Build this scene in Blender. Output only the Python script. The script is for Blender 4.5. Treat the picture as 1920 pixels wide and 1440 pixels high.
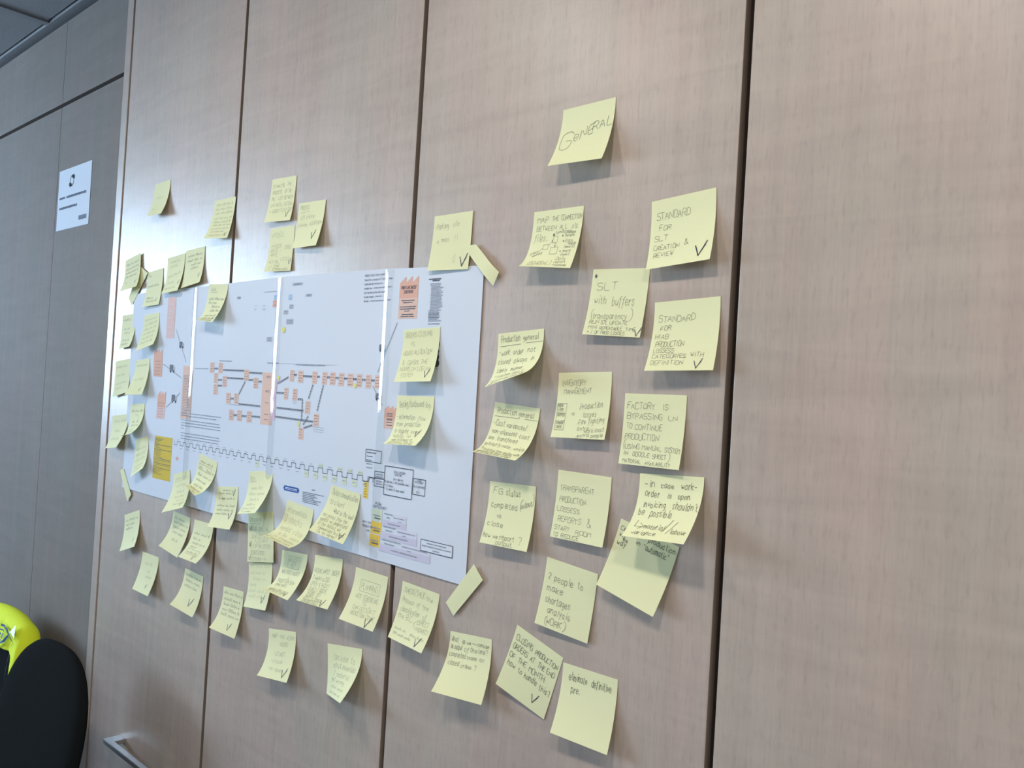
import bpy, bmesh, math, random
from mathutils import Vector, Matrix
random.seed(7)
for o in list(bpy.data.objects): bpy.data.objects.remove(o)
SC = bpy.context.scene; COL = SC.collection

# ---------------------------------------------------------------- camera
H = 1.50                                   # eye height, floor = 0, cabinet fronts = plane y 0
CF, CYAW, CPIT, CROL, CD = 1550.0, 0.7391074, 0.0120879, 0.0583233, 0.7562715
CAMP = Vector((0, -CD, H))
_cy, _sy = math.cos(CYAW), math.sin(CYAW)
FW = Vector((-_sy*math.cos(CPIT), _cy*math.cos(CPIT), math.sin(CPIT)))
_r = Vector((_cy, _sy, 0)); _u = _r.cross(FW)
RT = _r*math.cos(CROL) + _u*math.sin(CROL); UP = _u*math.cos(CROL) - _r*math.sin(CROL)
cd = bpy.data.cameras.new('camera'); cam = bpy.data.objects.new('camera', cd); COL.objects.link(cam)
cd.sensor_width = 36; cd.lens = CF/1920*36; cd.clip_start = .01
cam.matrix_world = Matrix(((RT.x, UP.x, -FW.x, CAMP.x), (RT.y, UP.y, -FW.y, CAMP.y), (RT.z, UP.z, -FW.z, CAMP.z), (0, 0, 0, 1)))
SC.camera = cam
def ray(x, y): return FW + RT*((x-960)/CF) - UP*((y-720)/CF)
def onwall(x, y, off=0.0):                 # pixel -> (X, Z) on the plane y = -off
    D = ray(x, y); t = (CD-off)/D.y
    return D.x*t, H + D.z*t

# ---------------------------------------------------------------- light
SKY_COL, SKY = (.56, .76, 1.0), 47.0
LAMP_COL, LAMP = (1.0, .915, .81), 132.0
w = bpy.data.worlds.new('sky'); SC.world = w; w.use_nodes = True
w.node_tree.nodes['Background'].inputs[0].default_value = (*SKY_COL, 1)
w.node_tree.nodes['Background'].inputs[1].default_value = SKY
ROOM_X0, ROOM_X1, ROOM_Y0, CEIL = -5.2, 1.7, -3.6, H+.906
WIN = dict(y0=-2.95, y1=-1.15, z0=1.30, z1=2.385)
pl = bpy.data.lights.new('window_portal', 'AREA'); pl.shape = 'RECTANGLE'
pl.size = WIN['z1']-WIN['z0']; pl.size_y = WIN['y1']-WIN['y0']; pl.cycles.is_portal = True
po = bpy.data.objects.new('window_portal', pl); COL.objects.link(po)
po.location = (ROOM_X0-.02, (WIN['y0']+WIN['y1'])/2, (WIN['z0']+WIN['z1'])/2); po.rotation_euler = (0, -math.pi/2, 0)
vs = SC.view_settings; vs.view_transform = 'Standard'; vs.look = 'None'; vs.gamma = 1; vs.use_curve_mapping = False
vs.exposure = 0.05
SC.render.film_transparent = False

# ---------------------------------------------------------------- materials
def mat(name, col, rough=.6, spec=.5, metal=0, **kw):
    m = bpy.data.materials.new(name); m.use_nodes = True
    b = m.node_tree.nodes['Principled BSDF']
    b.inputs['Base Color'].default_value = (*col, 1); b.inputs['Roughness'].default_value = rough
    b.inputs['Specular IOR Level'].default_value = spec; b.inputs['Metallic'].default_value = metal
    for k, v in kw.items(): b.inputs[k].default_value = v
    return m
class NT:
    def __init__(s, m): s.t = m.node_tree; s.b = s.t.nodes['Principled BSDF']
    def n(s, typ, **kw):
        x = s.t.nodes.new(typ)
        for k, v in kw.items():
            if k in x.inputs: x.inputs[k].default_value = v
            else: setattr(x, k, v)
        return x
    def l(s, a, b): s.t.links.new(a, b)
def wood(name, base, rough, spec, amp=1.0):
    m = mat(name, base, rough, spec); T = NT(m)
    geo = T.n('ShaderNodeNewGeometry'); oi = T.n('ShaderNodeObjectInfo')
    add = T.n('ShaderNodeVectorMath', operation='ADD'); sc = T.n('ShaderNodeVectorMath', operation='SCALE'); sc.inputs['Scale'].default_value = 7.0
    comb = T.n('ShaderNodeCombineXYZ')
    for i in range(3): T.l(oi.outputs['Random'], comb.inputs[i])
    T.l(comb.outputs[0], sc.inputs[0]); T.l(geo.outputs['Position'], add.inputs[0]); T.l(sc.outputs[0], add.inputs[1])
    def layer(scale, detail, lo, hi, clo, chi, dist=0):
        mp = T.n('ShaderNodeMapping'); mp.inputs['Scale'].default_value = scale
        T.l(add.outputs[0], mp.inputs[0])
        nz = T.n('ShaderNodeTexNoise', Scale=1.0, Detail=detail, Roughness=.55, Distortion=dist); T.l(mp.outputs[0], nz.inputs['Vector'])
        mr = T.n('ShaderNodeMapRange'); mr.inputs[1].default_value = lo; mr.inputs[2].default_value = hi
        mr.inputs[3].default_value = clo; mr.inputs[4].default_value = chi
        T.l(nz.outputs[0], mr.inputs[0]); return mr.outputs[0]
    fine = layer((380, 1, 14), 2, .3, .7, 1-.03*amp, 1+.03*amp)
    fleck = layer((230, 1, 60), 1, .54, .74, 1.0, 1-.085*amp)
    wide = layer((60, 1, 1.2), 3, .3, .7, 1-.045*amp, 1+.045*amp, .3)
    ripple = layer((4.5, 1, 30), 3, .3, .7, 1-.06*amp, 1+.06*amp, 1.0)
    big = layer((5, 1, 2.2), 2, .3, .7, 1-.04*amp, 1+.04*amp)
    def mul(a, b):
        x = T.n('ShaderNodeMath', operation='MULTIPLY'); T.l(a, x.inputs[0]); T.l(b, x.inputs[1]); return x.outputs[0]
    v = mul(mul(mul(fine, wide), mul(ripple, fleck)), big)
    tint = layer((9, 1, 3), 2, .35, .65, 0, 1)
    mx = T.n('ShaderNodeMix', data_type='RGBA'); T.l(tint, mx.inputs[0])
    mx.inputs[6].default_value = (base[0]*1.03, base[1]*.985, base[2]*.98, 1); mx.inputs[7].default_value = (base[0]*.98, base[1]*1.01, base[2]*.99, 1)
    vm = T.n('ShaderNodeVectorMath', operation='SCALE'); T.l(mx.outputs[2], vm.inputs[0]); T.l(v, vm.inputs['Scale'])
    T.l(vm.outputs[0], T.b.inputs['Base Color'])
    bp = T.n('ShaderNodeBump', Strength=.05, Distance=.0006); T.l(v, bp.inputs['Height']); T.l(bp.outputs[0], T.b.inputs['Normal'])
    return m
M = {}
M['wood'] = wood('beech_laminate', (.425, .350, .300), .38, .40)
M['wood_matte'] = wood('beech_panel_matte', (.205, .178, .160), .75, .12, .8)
M['edge'] = mat('brown_edge', (.23, .18, .145), .6, .3)
M['gap'] = mat('dark_gap', (.07, .055, .045), .8, .2)
M['white'] = mat('white_paint', (.62, .61, .59), .8, .3)
M['tile'] = mat('ceiling_tile', (.30, .31, .32), .95, .1)
M['bar'] = mat('ceiling_bar', (.24, .25, .26), .5, .4)
M['floor'] = mat('grey_carpet', (.22, .22, .23), .95, .1)
M['steel'] = mat('brushed_steel', (.50, .51, .52), .38, .5, .85)
M['fabric'] = mat('black_fabric', (.008, .0095, .010), 1.0, .05)
M['black'] = mat('black_plastic', (.02, .02, .022), .5, .4)
M['vest'] = mat('hi_vis_yellow', (.72, .84, .03), .8, .2)
M['vest_grey'] = mat('reflective_grey', (.55, .57, .55), .45, .5)
M['blue'] = mat('blue_print', (.02, .10, .27), .7, .3)
M['dial'] = mat('frame_white', (.8, .8, .8), .5, .4)
for nm, sc_ in (('fabric', 900), ('floor', 400), ('tile', 160)):
    T = NT(M[nm]); nz = T.n('ShaderNodeTexNoise', Scale=float(sc_), Detail=2.0); bp = T.n('ShaderNodeBump', Strength=.25, Distance=.002)
    g_ = T.n('ShaderNodeNewGeometry'); T.l(g_.outputs['Position'], nz.inputs['Vector']); T.l(nz.outputs[0], bp.inputs['Height']); T.l(bp.outputs[0], T.b.inputs['Normal'])
def paper(name, col, trans=.28, rough=.7, spec=.25, tcol=None):
    m = mat(name, col, rough, spec); T = NT(m)
    tr = T.n('ShaderNodeBsdfTranslucent'); tr.inputs[0].default_value = (*(tcol or col), 1)
    mx = T.n('ShaderNodeMixShader'); mx.inputs[0].default_value = trans
    out = T.t.nodes['Material Output']; T.l(T.b.outputs[0], mx.inputs[1]); T.l(tr.outputs[0], mx.inputs[2]); T.l(mx.outputs[0], out.inputs[0])
    nz = T.n('ShaderNodeTexNoise', Scale=9.0, Detail=2.0); g_ = T.n('ShaderNodeNewGeometry'); T.l(g_.outputs['Position'], nz.inputs['Vector'])
    bp = T.n('ShaderNodeBump', Strength=.12, Distance=.004); T.l(nz.outputs[0], bp.inputs['Height']); T.l(bp.outputs[0], T.b.inputs['Normal'])
    return m
M['note'] = paper('yellow_note_paper', (.89, .89, .57), .25, .75, .2)
M['sheet'] = paper('white_print_paper', (.66, .71, .79), .05, .75, .12)
M['ink'] = mat('dark_pen', (.095, .10, .08), .6, .3)
M['pencil'] = mat('grey_pencil', (.26, .265, .19), .7, .2)
M['faint'] = mat('faint_pencil', (.50, .51, .32), .7, .2)
M['marker'] = mat('navy_pen', (.02, .022, .06), .6, .3)
for k, c in dict(p_salmon=(.68, .40, .31), p_salmon2=(.70, .49, .41), p_pink=(.70, .49, .46), p_yellow=(.62, .46, .06), p_gold=(.80, .55, .08), p_grey=(.42, .46, .52), p_lblue=(.42, .56, .74),
                 p_lilac=(.57, .55, .67), p_lilac2=(.63, .64, .74), p_green=(.62, .68, .52), p_blue=(.05, .12, .38), p_black=(.07, .075, .09), p_text=(.13, .14, .17), p_text2=(.33, .35, .40),
                 p_line=(.34, .37, .42), p_rose=(.70, .52, .66), p_truck=(.15, .17, .22), p_lemon=(.72, .68, .24), p_white=(.66, .71, .79)).items():
    M[k] = mat('print_'+k[2:], c, .75, .12)
def emis(name, col, s):
    m = bpy.data.materials.new(name); m.use_nodes = True; t = m.node_tree; t.nodes.clear()
    e = t.nodes.new('ShaderNodeEmission'); e.inputs[0].default_value = (*col, 1); e.inputs[1].default_value = s
    o = t.nodes.new('ShaderNodeOutputMaterial'); t.links.new(e.outputs[0], o.inputs[0]); return m
M['lamp'] = emis('lamp_diffuser', LAMP_COL, LAMP)
def clear(name, rough, base, tint=(1, 1, 1)):
    m = bpy.data.materials.new(name); m.use_nodes = True; t = m.node_tree; t.nodes.clear()
    tr = t.nodes.new('ShaderNodeBsdfTransparent'); tr.inputs[0].default_value = (*tint, 1)
    gl = t.nodes.new('ShaderNodeBsdfGlossy'); gl.inputs['Roughness'].default_value = rough
    lw = t.nodes.new('ShaderNodeLayerWeight'); lw.inputs[0].default_value = .5          # thin film: the same from both sides
    pw = t.nodes.new('ShaderNodeMath'); pw.operation = 'POWER'; pw.inputs[1].default_value = 5; t.links.new(lw.outputs['Facing'], pw.inputs[0])
    fr = t.nodes.new('ShaderNodeMath'); fr.operation = 'MULTIPLY_ADD'; fr.inputs[1].default_value = .9; fr.inputs[2].default_value = base; t.links.new(pw.outputs[0], fr.inputs[0])
    mx = t.nodes.new('ShaderNodeMixShader'); o = t.nodes.new('ShaderNodeOutputMaterial')
    t.links.new(fr.outputs[0], mx.inputs[0]); t.links.new(tr.outputs[0], mx.inputs[1]); t.links.new(gl.outputs[0], mx.inputs[2]); t.links.new(mx.outputs[0], o.inputs[0]); return m
M['glass'] = clear('window_glass', .0, .05, (.97, .98, .98))
M['tape'] = clear('clear_tape', .07, .045, (.96, .97, .97))

# ---------------------------------------------------------------- helpers
def link(name, me, m=None, parent=None):
    o = bpy.data.objects.new(name, me); COL.objects.link(o)
    if m is not None and me is not None: me.materials.append(M[m] if isinstance(m, str) else m)
    if parent: o.parent = parent
    return o
def tag(o, label=None, cat=None, group=None, kind=None):
    if label: o['label'] = label
    if cat: o['category'] = cat
    if group: o['group'] = group
    if kind: o['kind'] = kind
    return o
def empty(name, loc=(0, 0, 0)):
    o = bpy.data.objects.new(name, None); COL.objects.link(o); o.location = loc; o.empty_display_size = .05; return o
class MB:
    def __init__(s): s.v = []; s.f = []
    def quad(s, a, b, c, d): n = len(s.v); s.v += [tuple(a), tuple(b), tuple(c), tuple(d)]; s.f.append((n, n+1, n+2, n+3))
    def poly(s, pts): n = len(s.v); s.v += [tuple(p) for p in pts]; s.f.append(tuple(range(n, n+len(pts))))
    def box(s, x0, x1, y0, y1, z0, z1):
        n = len(s.v)
        s.v += [(x, y, z) for x in (x0, x1) for y in (y0, y1) for z in (z0, z1)]
        s.f += [tuple(n+i for i in q) for q in ((0, 1, 3, 2), (4, 6, 7, 5), (0, 4, 5, 1), (2, 3, 7, 6), (0, 2, 6, 4), (1, 5, 7, 3))]
    def tube(s, p, q, r0, r1, k=10):
        p, q = Vector(p), Vector(q); d = (q-p).normalized(); a = d.orthogonal().normalized(); b = d.cross(a); n = len(s.v)
        for c, r in ((p, r0), (q, r1)):
            for i in range(k): t = 2*math.pi*i/k; s.v.append(tuple(c + a*(r*math.cos(t)) + b*(r*math.sin(t))))
        for i in range(k): j = (i+1) % k; s.f.append((n+i, n+j, n+k+j, n+k+i))
        s.f.append(tuple(n+i for i in reversed(range(k)))); s.f.append(tuple(n+k+i for i in range(k)))
    def mesh(s, name, smooth=False):
        me = bpy.data.meshes.new(name); me.from_pydata(s.v, [], s.f); me.update()
        if smooth: me.polygons.foreach_set('use_smooth', [True]*len(me.polygons))
        return me
    def build(s, name, m, parent=None, bevel=0, smooth=False, seg=2):
        o = link(name, s.mesh(name, smooth), m, parent)
        if bevel:
            b = o.modifiers.new('bevel', 'BEVEL'); b.width = bevel; b.segments = seg; b.limit_method = 'ANGLE'
        return o
def box(name, m, x0, x1, y0, y1, z0, z1, parent=None, bevel=0):
    b = MB(); b.box(x0, x1, y0, y1, z0, z1); return b.build(name, m, parent, bevel)

# ---------------------------------------------------------------- the room
YB = .50
tag(box('floor', 'floor', ROOM_X0-.3, ROOM_X1+.3, ROOM_Y0-.3, YB+.1, -.1, 0), kind='structure', label='grey carpet floor of the office', cat='floor')
tag(box('wall_back', 'white', ROOM_X0-.2, ROOM_X1+.2, YB, YB+.1, 0, CEIL+.1), kind='structure')
tag(box('wall_right', 'white', ROOM_X1, ROOM_X1+.1, ROOM_Y0-.1, YB, 0, CEIL+.1), kind='structure')
tag(box('wall_front', 'white', ROOM_X0-.2, ROOM_X1+.2, ROOM_Y0-.1, ROOM_Y0, 0, CEIL+.1), kind='structure')
b = MB(); X0, X1 = ROOM_X0-.2, ROOM_X0
b.box(X0, X1, ROOM_Y0, WIN['y0'], 0, CEIL+.1); b.box(X0, X1, WIN['y1'], YB, 0, CEIL+.1)
b.box(X0, X1, WIN['y0'], WIN['y1'], 0, WIN['z0']); b.box(X0, X1, WIN['y0'], WIN['y1'], WIN['z1'], CEIL+.1)
tag(b.build('wall_left', 'white'), kind='structure')
wn = empty('window_1', (ROOM_X0-.1, (WIN['y0']+WIN['y1'])/2, WIN['z0'])); tag(wn, kind='structure')
def rel(o, parent):
    o.parent = parent; o.matrix_parent_inverse = Matrix.Translation(-Vector(parent.location)); return o
b = MB(); fx0, fx1 = ROOM_X0-.13, ROOM_X0-.07; ym = (WIN['y0']+WIN['y1'])/2
for y0, y1 in ((WIN['y0'], WIN['y0']+.05), (WIN['y1']-.05, WIN['y1']), (ym-.03, ym+.03)): b.box(fx0, fx1, y0, y1, WIN['z0'], WIN['z1'])
for z0, z1 in ((WIN['z0'], WIN['z0']+.05), (WIN['z1']-.05, WIN['z1'])): b.box(fx0+.002, fx1-.002, WIN['y0'], WIN['y1'], z0, z1)
rel(b.build('window_frame', 'dial'), wn)
for y0, y1 in ((WIN['y0']+.05, ym-.03), (ym+.03, WIN['y1']-.05)):
    rel(box('pane', 'glass', ROOM_X0-.103, ROOM_X0-.099, y0, y1, WIN['z0']+.05, WIN['z1']-.05), wn)
rel(box('window_sill', 'dial', ROOM_X0-.07, ROOM_X0+.06, WIN['y0']-.04, WIN['y1']+.04, WIN['z0']-.03, WIN['z0'], bevel=.004), wn)

# suspended ceiling: slab, bars, tiles, luminaires
ce = tag(box('ceiling', 'white', ROOM_X0-.2, ROOM_X1+.2, ROOM_Y0-.1, YB+.1, CEIL+.03, CEIL+.1), kind='structure')
gx = [-2.42+.6*k for k in range(-4, 7)]; gy = [0-.6*k for k in range(0, 6)]
xs = [ROOM_X0] + [x for x in gx if ROOM_X0+.05 < x < ROOM_X1-.05] + [ROOM_X1]; ys = [.0] + gy[1:] + [ROOM_Y0]
for x in xs[1:-1]: box('grid_bar', 'bar', x-.012, x+.012, ROOM_Y0, .0, CEIL+.001, CEIL+.03, ce)
for y in ys[1:-1]: box('grid_bar', 'bar', ROOM_X0, ROOM_X1, y-.012, y+.012, CEIL+.0015, CEIL+.0295, ce)
lamp_x = [-1.30, -.45, .40, 1.25]; lamp_y = [-.87]
tile_me = {}
for i in range(len(xs)-1):
    for j in range(len(ys)-1):
        xa, xb, yb, ya = xs[i], xs[i+1], ys[j], ys[j+1]; cx, cy = (xa+xb)/2, (ya+yb)/2
        k = (round(xb-xa, 3), round(yb-ya, 3))
        if k not in tile_me:
            t = MB(); hx, hy = k[0]/2-.014, k[1]/2-.014; t.box(-hx, hx, -hy, hy, .006, .028); tile_me[k] = t.mesh('ceiling_tile'); tile_me[k].materials.append(M['tile'])
        o = bpy.data.objects.new('ceiling_tile', tile_me[k]); COL.objects.link(o); o.parent = ce; o.location = (cx, cy, CEIL)
tag(box('trim_1', 'bar', ROOM_X0, ROOM_X1, -.009, .018, CEIL+.0, CEIL+.03), kind='structure')
for k, lx in enumerate(lamp_x):
    e = empty('downlight', (lx, lamp_y[0], CEIL))
    tag(e, 'round white ceiling downlight in the row above '+('the middle of the poster', 'the GENERAL note', 'the bare cabinet', 'the cabinets past the bare one')[k], 'ceiling light', 'round ceiling downlights')
    f = MB(); n = 32
    for i in range(n):
        for r, z in ((.080, .003), (.080, -.003), (.100, -.006), (.104, .004)): f.v.append((r*math.cos(2*math.pi*i/n), r*math.sin(2*math.pi*i/n), z))
    for i in range(n):
        a, c = 4*i, 4*((i+1) % n)
        for q in range(3): f.f.append((a+q, a+q+1, c+q+1, c+q))
    f.build('trim_ring', 'dial', e, smooth=True)
    d = MB(); d.poly([(.08*math.cos(-2*math.pi*i/n), .08*math.sin(-2*math.pi*i/n), -.001) for i in range(n)]); d.build('diffuser', 'lamp', e)

# ---------------------------------------------------------------- cabinets
GX = [-1.89156 + .498556*i for i in range(7)]
DZ0, DZ1 = .09, CEIL-.012
def handle(parent, xc, z):
    b = MB(); L = .115
    b.box(xc-L, xc+L, -.034, -.022, z-.005, z+.005)
    bar = b.build('handle', 'steel', parent, .0012)
    for s in (-1, 1):
        p = MB(); xx = xc+s*(L-.014); p.box(xx-.014 if s > 0 else xx-.014, xx+.014, -.0225, .0, z-.0045, z+.0045)
        p.build('handle_post', 'steel', bar, .0008)
cab_lab = ['tall beech cabinet with a steel bar handle, beside the stile next to the black chairs',
           'tall beech cabinet behind the middle of the printed process poster',
           'tall beech cabinet behind the right end of the poster, carrying the GENERAL note',
           'tall beech cabinet with a bare front, next to the door with the GENERAL note',
           'tall beech cabinet second from the door carrying the GENERAL note', 'tall beech cabinet third from the door carrying the GENERAL note']
for i in range(6):
    xa, xb = GX[i]+.0045, GX[i+1]-.0045
    e = tag(empty('tall_cabinet', ((xa+xb)/2, .2, 0)), cab_lab[i], 'cabinet', 'tall beech cabinets along the wall')
    rel(box('carcass', 'edge', GX[i]+.0003, GX[i+1]-.0003, .021, .48, .005, DZ1), e)
    rel(box('plinth', 'edge', GX[i]+.0003, GX[i+1]-.0003, .012, .0208, .005, DZ0-.004), e)
    d = box('door', 'wood', xa, xb, 0, .0195, DZ0, DZ1, bevel=.0008); d.data.materials.append(M['edge'])
    for p in d.data.polygons:
        if abs(p.normal.x) > .9: p.material_index = 1
    rel(d, e)
    handle(d, (xa+xb)/2 if i else -1.616, H-.757)
# stile and the panelled cupboard beside it
SX0, SX1 = -1.9275, GX[0]-.0045
tag(box('wall_stile', 'wood', SX0, SX1, 0, .48, .005, DZ1, bevel=.001), 'narrow beech upright between the cabinets and the panelled cupboard', 'stile')
e = tag(empty('panelled_cupboard', (-3.0, .2, 0)), 'matte beech cupboard with a white paper sign on its door, behind the black chairs', 'cupboard')
PZ = H+.675; PY = .006
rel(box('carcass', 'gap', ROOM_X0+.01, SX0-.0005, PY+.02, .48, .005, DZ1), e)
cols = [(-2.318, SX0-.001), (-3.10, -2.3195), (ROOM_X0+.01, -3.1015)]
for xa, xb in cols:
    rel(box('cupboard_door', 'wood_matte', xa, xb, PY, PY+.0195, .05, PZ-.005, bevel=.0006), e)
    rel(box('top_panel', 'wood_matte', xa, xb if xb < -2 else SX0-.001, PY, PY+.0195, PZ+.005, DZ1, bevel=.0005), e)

# ---------------------------------------------------------------- stroke lettering
G = {'A': '02 28 42|14 34', 'B': '02 08 38 47 45 35 05|35 44 43 32 02', 'C': '47 38 18 07 03 12 32 43', 'D': '02 08 28 47 43 22 02', 'E': '48 08 02 42|05 35', 'F': '48 08 02|05 35', 'G': '47 38 18 07 03 12 32 43 45 25',
     'H': '08 02|48 42|05 45', 'I': '18 12', 'J': '38 33 22 12 03', 'K': '08 02|48 05 42', 'L': '08 02 42', 'M': '02 08 25 48 42', 'N': '02 08 42 48', 'O': '18 07 03 12 32 43 47 38 18', 'P': '02 08 38 47 46 35 05',
     'Q': '18 07 03 12 32 43 47 38 18|24 41', 'R': '02 08 38 47 46 35 05|25 42', 'S': '47 38 18 07 06 15 35 44 43 32 12 03', 'T': '08 48|28 22', 'U': '08 03 12 32 43 48', 'V': '08 22 48', 'W': '08 12 26 32 48', 'X': '08 42|48 02',
     'Y': '08 25 48|25 22', 'Z': '08 48 02 42', 'a': '36 16 05 03 12 22 34|36 33 42', 'b': '08 02 22 34 35 26 05', 'c': '35 26 16 05 03 12 22 33', 'd': '35 26 16 05 03 12 22 33|38 32', 'e': '04 34 35 26 16 05 03 12 22 33',
     'f': '38 28 17 12 00|06 26', 'g': '35 26 16 05 04 13 23 34|36 31 20 10', 'h': '08 02|04 16 26 35 32', 'i': '16 12|18 17', 'j': '16 11 00', 'k': '08 02|36 04 32', 'l': '18 13 22', 'm': '06 02|05 16 25 22|25 36 45 42',
     'n': '06 02|04 16 26 35 32', 'o': '16 05 03 12 22 33 35 26 16', 'p': '06 00|05 16 26 35 33 22 12 03', 'q': '35 26 16 05 04 13 23 34|36 30', 'r': '06 02|04 16 26', 's': '35 26 16 05 14 24 33 22 12 03', 't': '18 13 22 32|06 26',
     'u': '06 03 12 22 34|36 32', 'v': '06 22 36', 'w': '06 12 25 32 46', 'x': '06 32|36 02', 'y': '06 23|36 10', 'z': '06 36 02 32', '0': '18 07 03 12 22 33 37 28 18', '1': '06 18 12', '2': '07 18 28 37 36 02 32', '3': '08 38 15 25 34 33 22 12 03',
     '4': '28 04 44|36 32', '5': '38 08 05 25 34 33 22 02', '6': '28 05 03 12 22 33 34 25 05', '7': '08 38 12', '8': '15 06 07 18 28 37 36 25 15 04 03 12 22 33 34 25', '9': '35 15 06 07 18 28 37 34 12', '.': '12 13', ',': '12 01', '-': '05 35',
     '/': '01 39', '(': '39 17 13 31', ')': '19 37 33 11', '&': '42 07 18 27 04 03 12 22 44', '?': '07 18 28 37 36 24|22 23', '!': '18 14|12 13', ':': '13 13|15 15', '%': '01 39|08 17|33 32', '+': '05 45|23 27', "'": '18 17', '"': '18 17|28 27',
     '=': '04 34|06 36', '>': '06 34 02', '~': '05 16 34 45', '<': '36 04 32', '[': '38 18 11 31', ']': '18 38 31 11', '*': '15 25 24 14 15', '_': '01 41', '$': '05 45|45 34|45 36'}
ADV = {'I': 3, 'i': 2.4, 'l': 2.6, '.': 2.4, ',': 2.4, ' ': 3.6, "'": 2.2, '!': 2.6, ':': 2.4, 'm': 5.6, 'w': 5.4, 'j': 2.6, 'r': 3.6, 't': 4, 'f': 4, '(': 4.2, ')': 4.2}
def strokes(text, jit=.0, rnd=random):
    out, x = [], 0.0
    for ch in text:
        g = G.get(ch) or G.get(ch.upper())
        adv = ADV.get(ch, 5.0 if not ch.islower() else 4.7)
        if g and ch != ' ':
            sl = rnd.uniform(-.06, .12)*bool(jit); sy = 1+rnd.uniform(-.12, .12)*bool(jit); dy = rnd.uniform(-.5, .5)*bool(jit)
            for st in g.split('|'):
                pts = []
                for p in st.split():
                    px, py = int(p[0]), int(p[1])-2
                    pts.append((x + px + py*sl + rnd.uniform(-jit, jit), py*sy + dy + rnd.uniform(-jit, jit)))
                if len(pts) > 2:                                   # one corner-cutting pass rounds the pen strokes
                    q = [pts[0]]
                    for a, c in zip(pts[:-1], pts[1:]): q += [(a[0]*.75+c[0]*.25, a[1]*.75+c[1]*.25), (a[0]*.25+c[0]*.75, a[1]*.25+c[1]*.75)]
                    pts = q + [pts[-1]]
                out.append(pts)
        x += adv
    return out, max(x-.8, 1)
def layout(x, y, h, w, text, slope=0, jit=.25, rnd=random):       # -> polylines, x right, y up (baseline at y)
    st, tw = strokes(text, jit, rnd); kx = w/tw; ky = h/6.0
    return [[(x+px*kx, y+py*ky+slope*px*kx) for px, py in s] for s in st]
def scribble(x, y, h, w, slope=0, rnd=random):                      # unreadable handwriting: word-long waves
    out, cx = [], 0.0
    while cx < w-1:
        ww = min(rnd.uniform(2.2, 5.0)*h, w-cx); pts = []; n = max(4, int(ww/(h*.33)))
        for i in range(n+1):
            px = cx+ww*i/n; up = (i % 2)*h*rnd.choice((.5, .6, .6, .95)); pts.append((x+px, y+up+slope*px))
        out.append(pts); cx += ww+h*.75
    return out
def ribbon(mb, pts, wd, f):                                         # flat ribbon of width wd along pts; f maps (x, y) to 3D
    for (ax, ay), (bx, by) in zip(pts[:-1], pts[1:]):
        L = math.hypot(bx-ax, by-ay)
        if L < 1e-7: bx += wd*.6; L = wd*.6
        dx, dy = (bx-ax)/L, (by-ay)/L; nx, ny = -dy*wd/2, dx*wd/2
        ax, ay, ex, ey = ax-dx*wd*.25, ay-dy*wd*.25, bx+dx*wd*.25, by+dy*wd*.25
        n = max(1, int(L/(6*f.unit)))
        for i in range(n):
            t0, t1 = i/n, (i+1)/n
            x0, y0, x1, y1 = ax+(ex-ax)*t0, ay+(ey-ay)*t0, ax+(ex-ax)*t1, ay+(ey-ay)*t1
            mb.quad(f(x0-nx, y0-ny), f(x1-nx, y1-ny), f(x1+nx, y1+ny), f(x0+nx, y0+ny))

# ---------------------------------------------------------------- the poster
PX = [-1.7935, -1.515, -1.2225, -.9360, -.7480]
PT = [H+.166, H+.169, H+.173, H+.170, H+.163]; PB = [H-.2465, H-.247, H-.2475, H-.2475, H-.2490]
def lerp_tab(tab, x):
    for i in range(4):
        if x <= PX[i+1] or i == 3:
            t = (x-PX[i])/(PX[i+1]-PX[i]); return tab[i]+(tab[i+1]-tab[i])*t
def bulge(x, z):                                                    # how far the paper stands off the doors
    if not (PX[0] <= x <= PX[4]): return .0
    for i in range(4):
        if x <= PX[i+1] or i == 3: t = (x-PX[i])/(PX[i+1]-PX[i]); break
    t = min(max(t, 0), 1)
    v = min(max((z-lerp_tab(PB, x))/(lerp_tab(PT, x)-lerp_tab(PB, x)), 0), 1)
    edge = 1.0
    return .0010 + .0022*edge*(1-abs(2*t-1)**2.2)*0.35 + (.0011*math.exp(-((t*(PX[i+1]-PX[i]))/.016)**2) if i > 0 else 0) + (.0011*math.exp(-(((1-t)*(PX[i+1]-PX[i]))/.016)**2) if i < 3 else 0) \
        + .0012*math.sin(9*v+2.1*i)*math.sin(math.pi*t) + .0008
poster = tag(empty('process_poster', ((PX[0]+PX[4])/2, 0, H-.04)), 'wide white poster of a factory process map taped across three cabinet doors', 'poster')
for i in range(4):
    b = MB(); nx, nz = 24, 22
    for a in range(nx+1):
        x = PX[i]+(PX[i+1]-PX[i])*a/nx
        for c in range(nz+1):
            z = lerp_tab(PB, x)+(lerp_tab(PT, x)-lerp_tab(PB, x))*c/nz; b.v.append((x, -bulge(x, z), z))
    for a in range(nx):
        for c in range(nz): k = a*(nz+1)+c; b.f.append((k, k+nz+1, k+nz+2, k+1))
    rel(b.build('paper_sheet', 'sheet', smooth=True), poster)
def pmap(eps=.0003):
    def f(x, z): return (x, -(bulge(x, z)+eps), z)
    f.unit = .001; return f
FM = pmap()
class Prints:
    def __init__(s): s.d = {}
    k = 0
    def mb(s, name, m):
        if name == 'printed_text': key = (name, m, 0)
        else: key = (name, m, s.k)
        return s.d.setdefault(key, MB())
    def build(s, parent):
        last = {}
        for (n, m, k), b in s.d.items():
            o = b.build(n, m)
            if n in ('truck_cab', 'truck_wheel'): o.parent = last['truck_symbol']
            else: rel(o, parent)
            if n in ('printed_text', 'push_arrow'): o['kind'] = 'stuff'
            last[n] = o
P = Prints()
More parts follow.
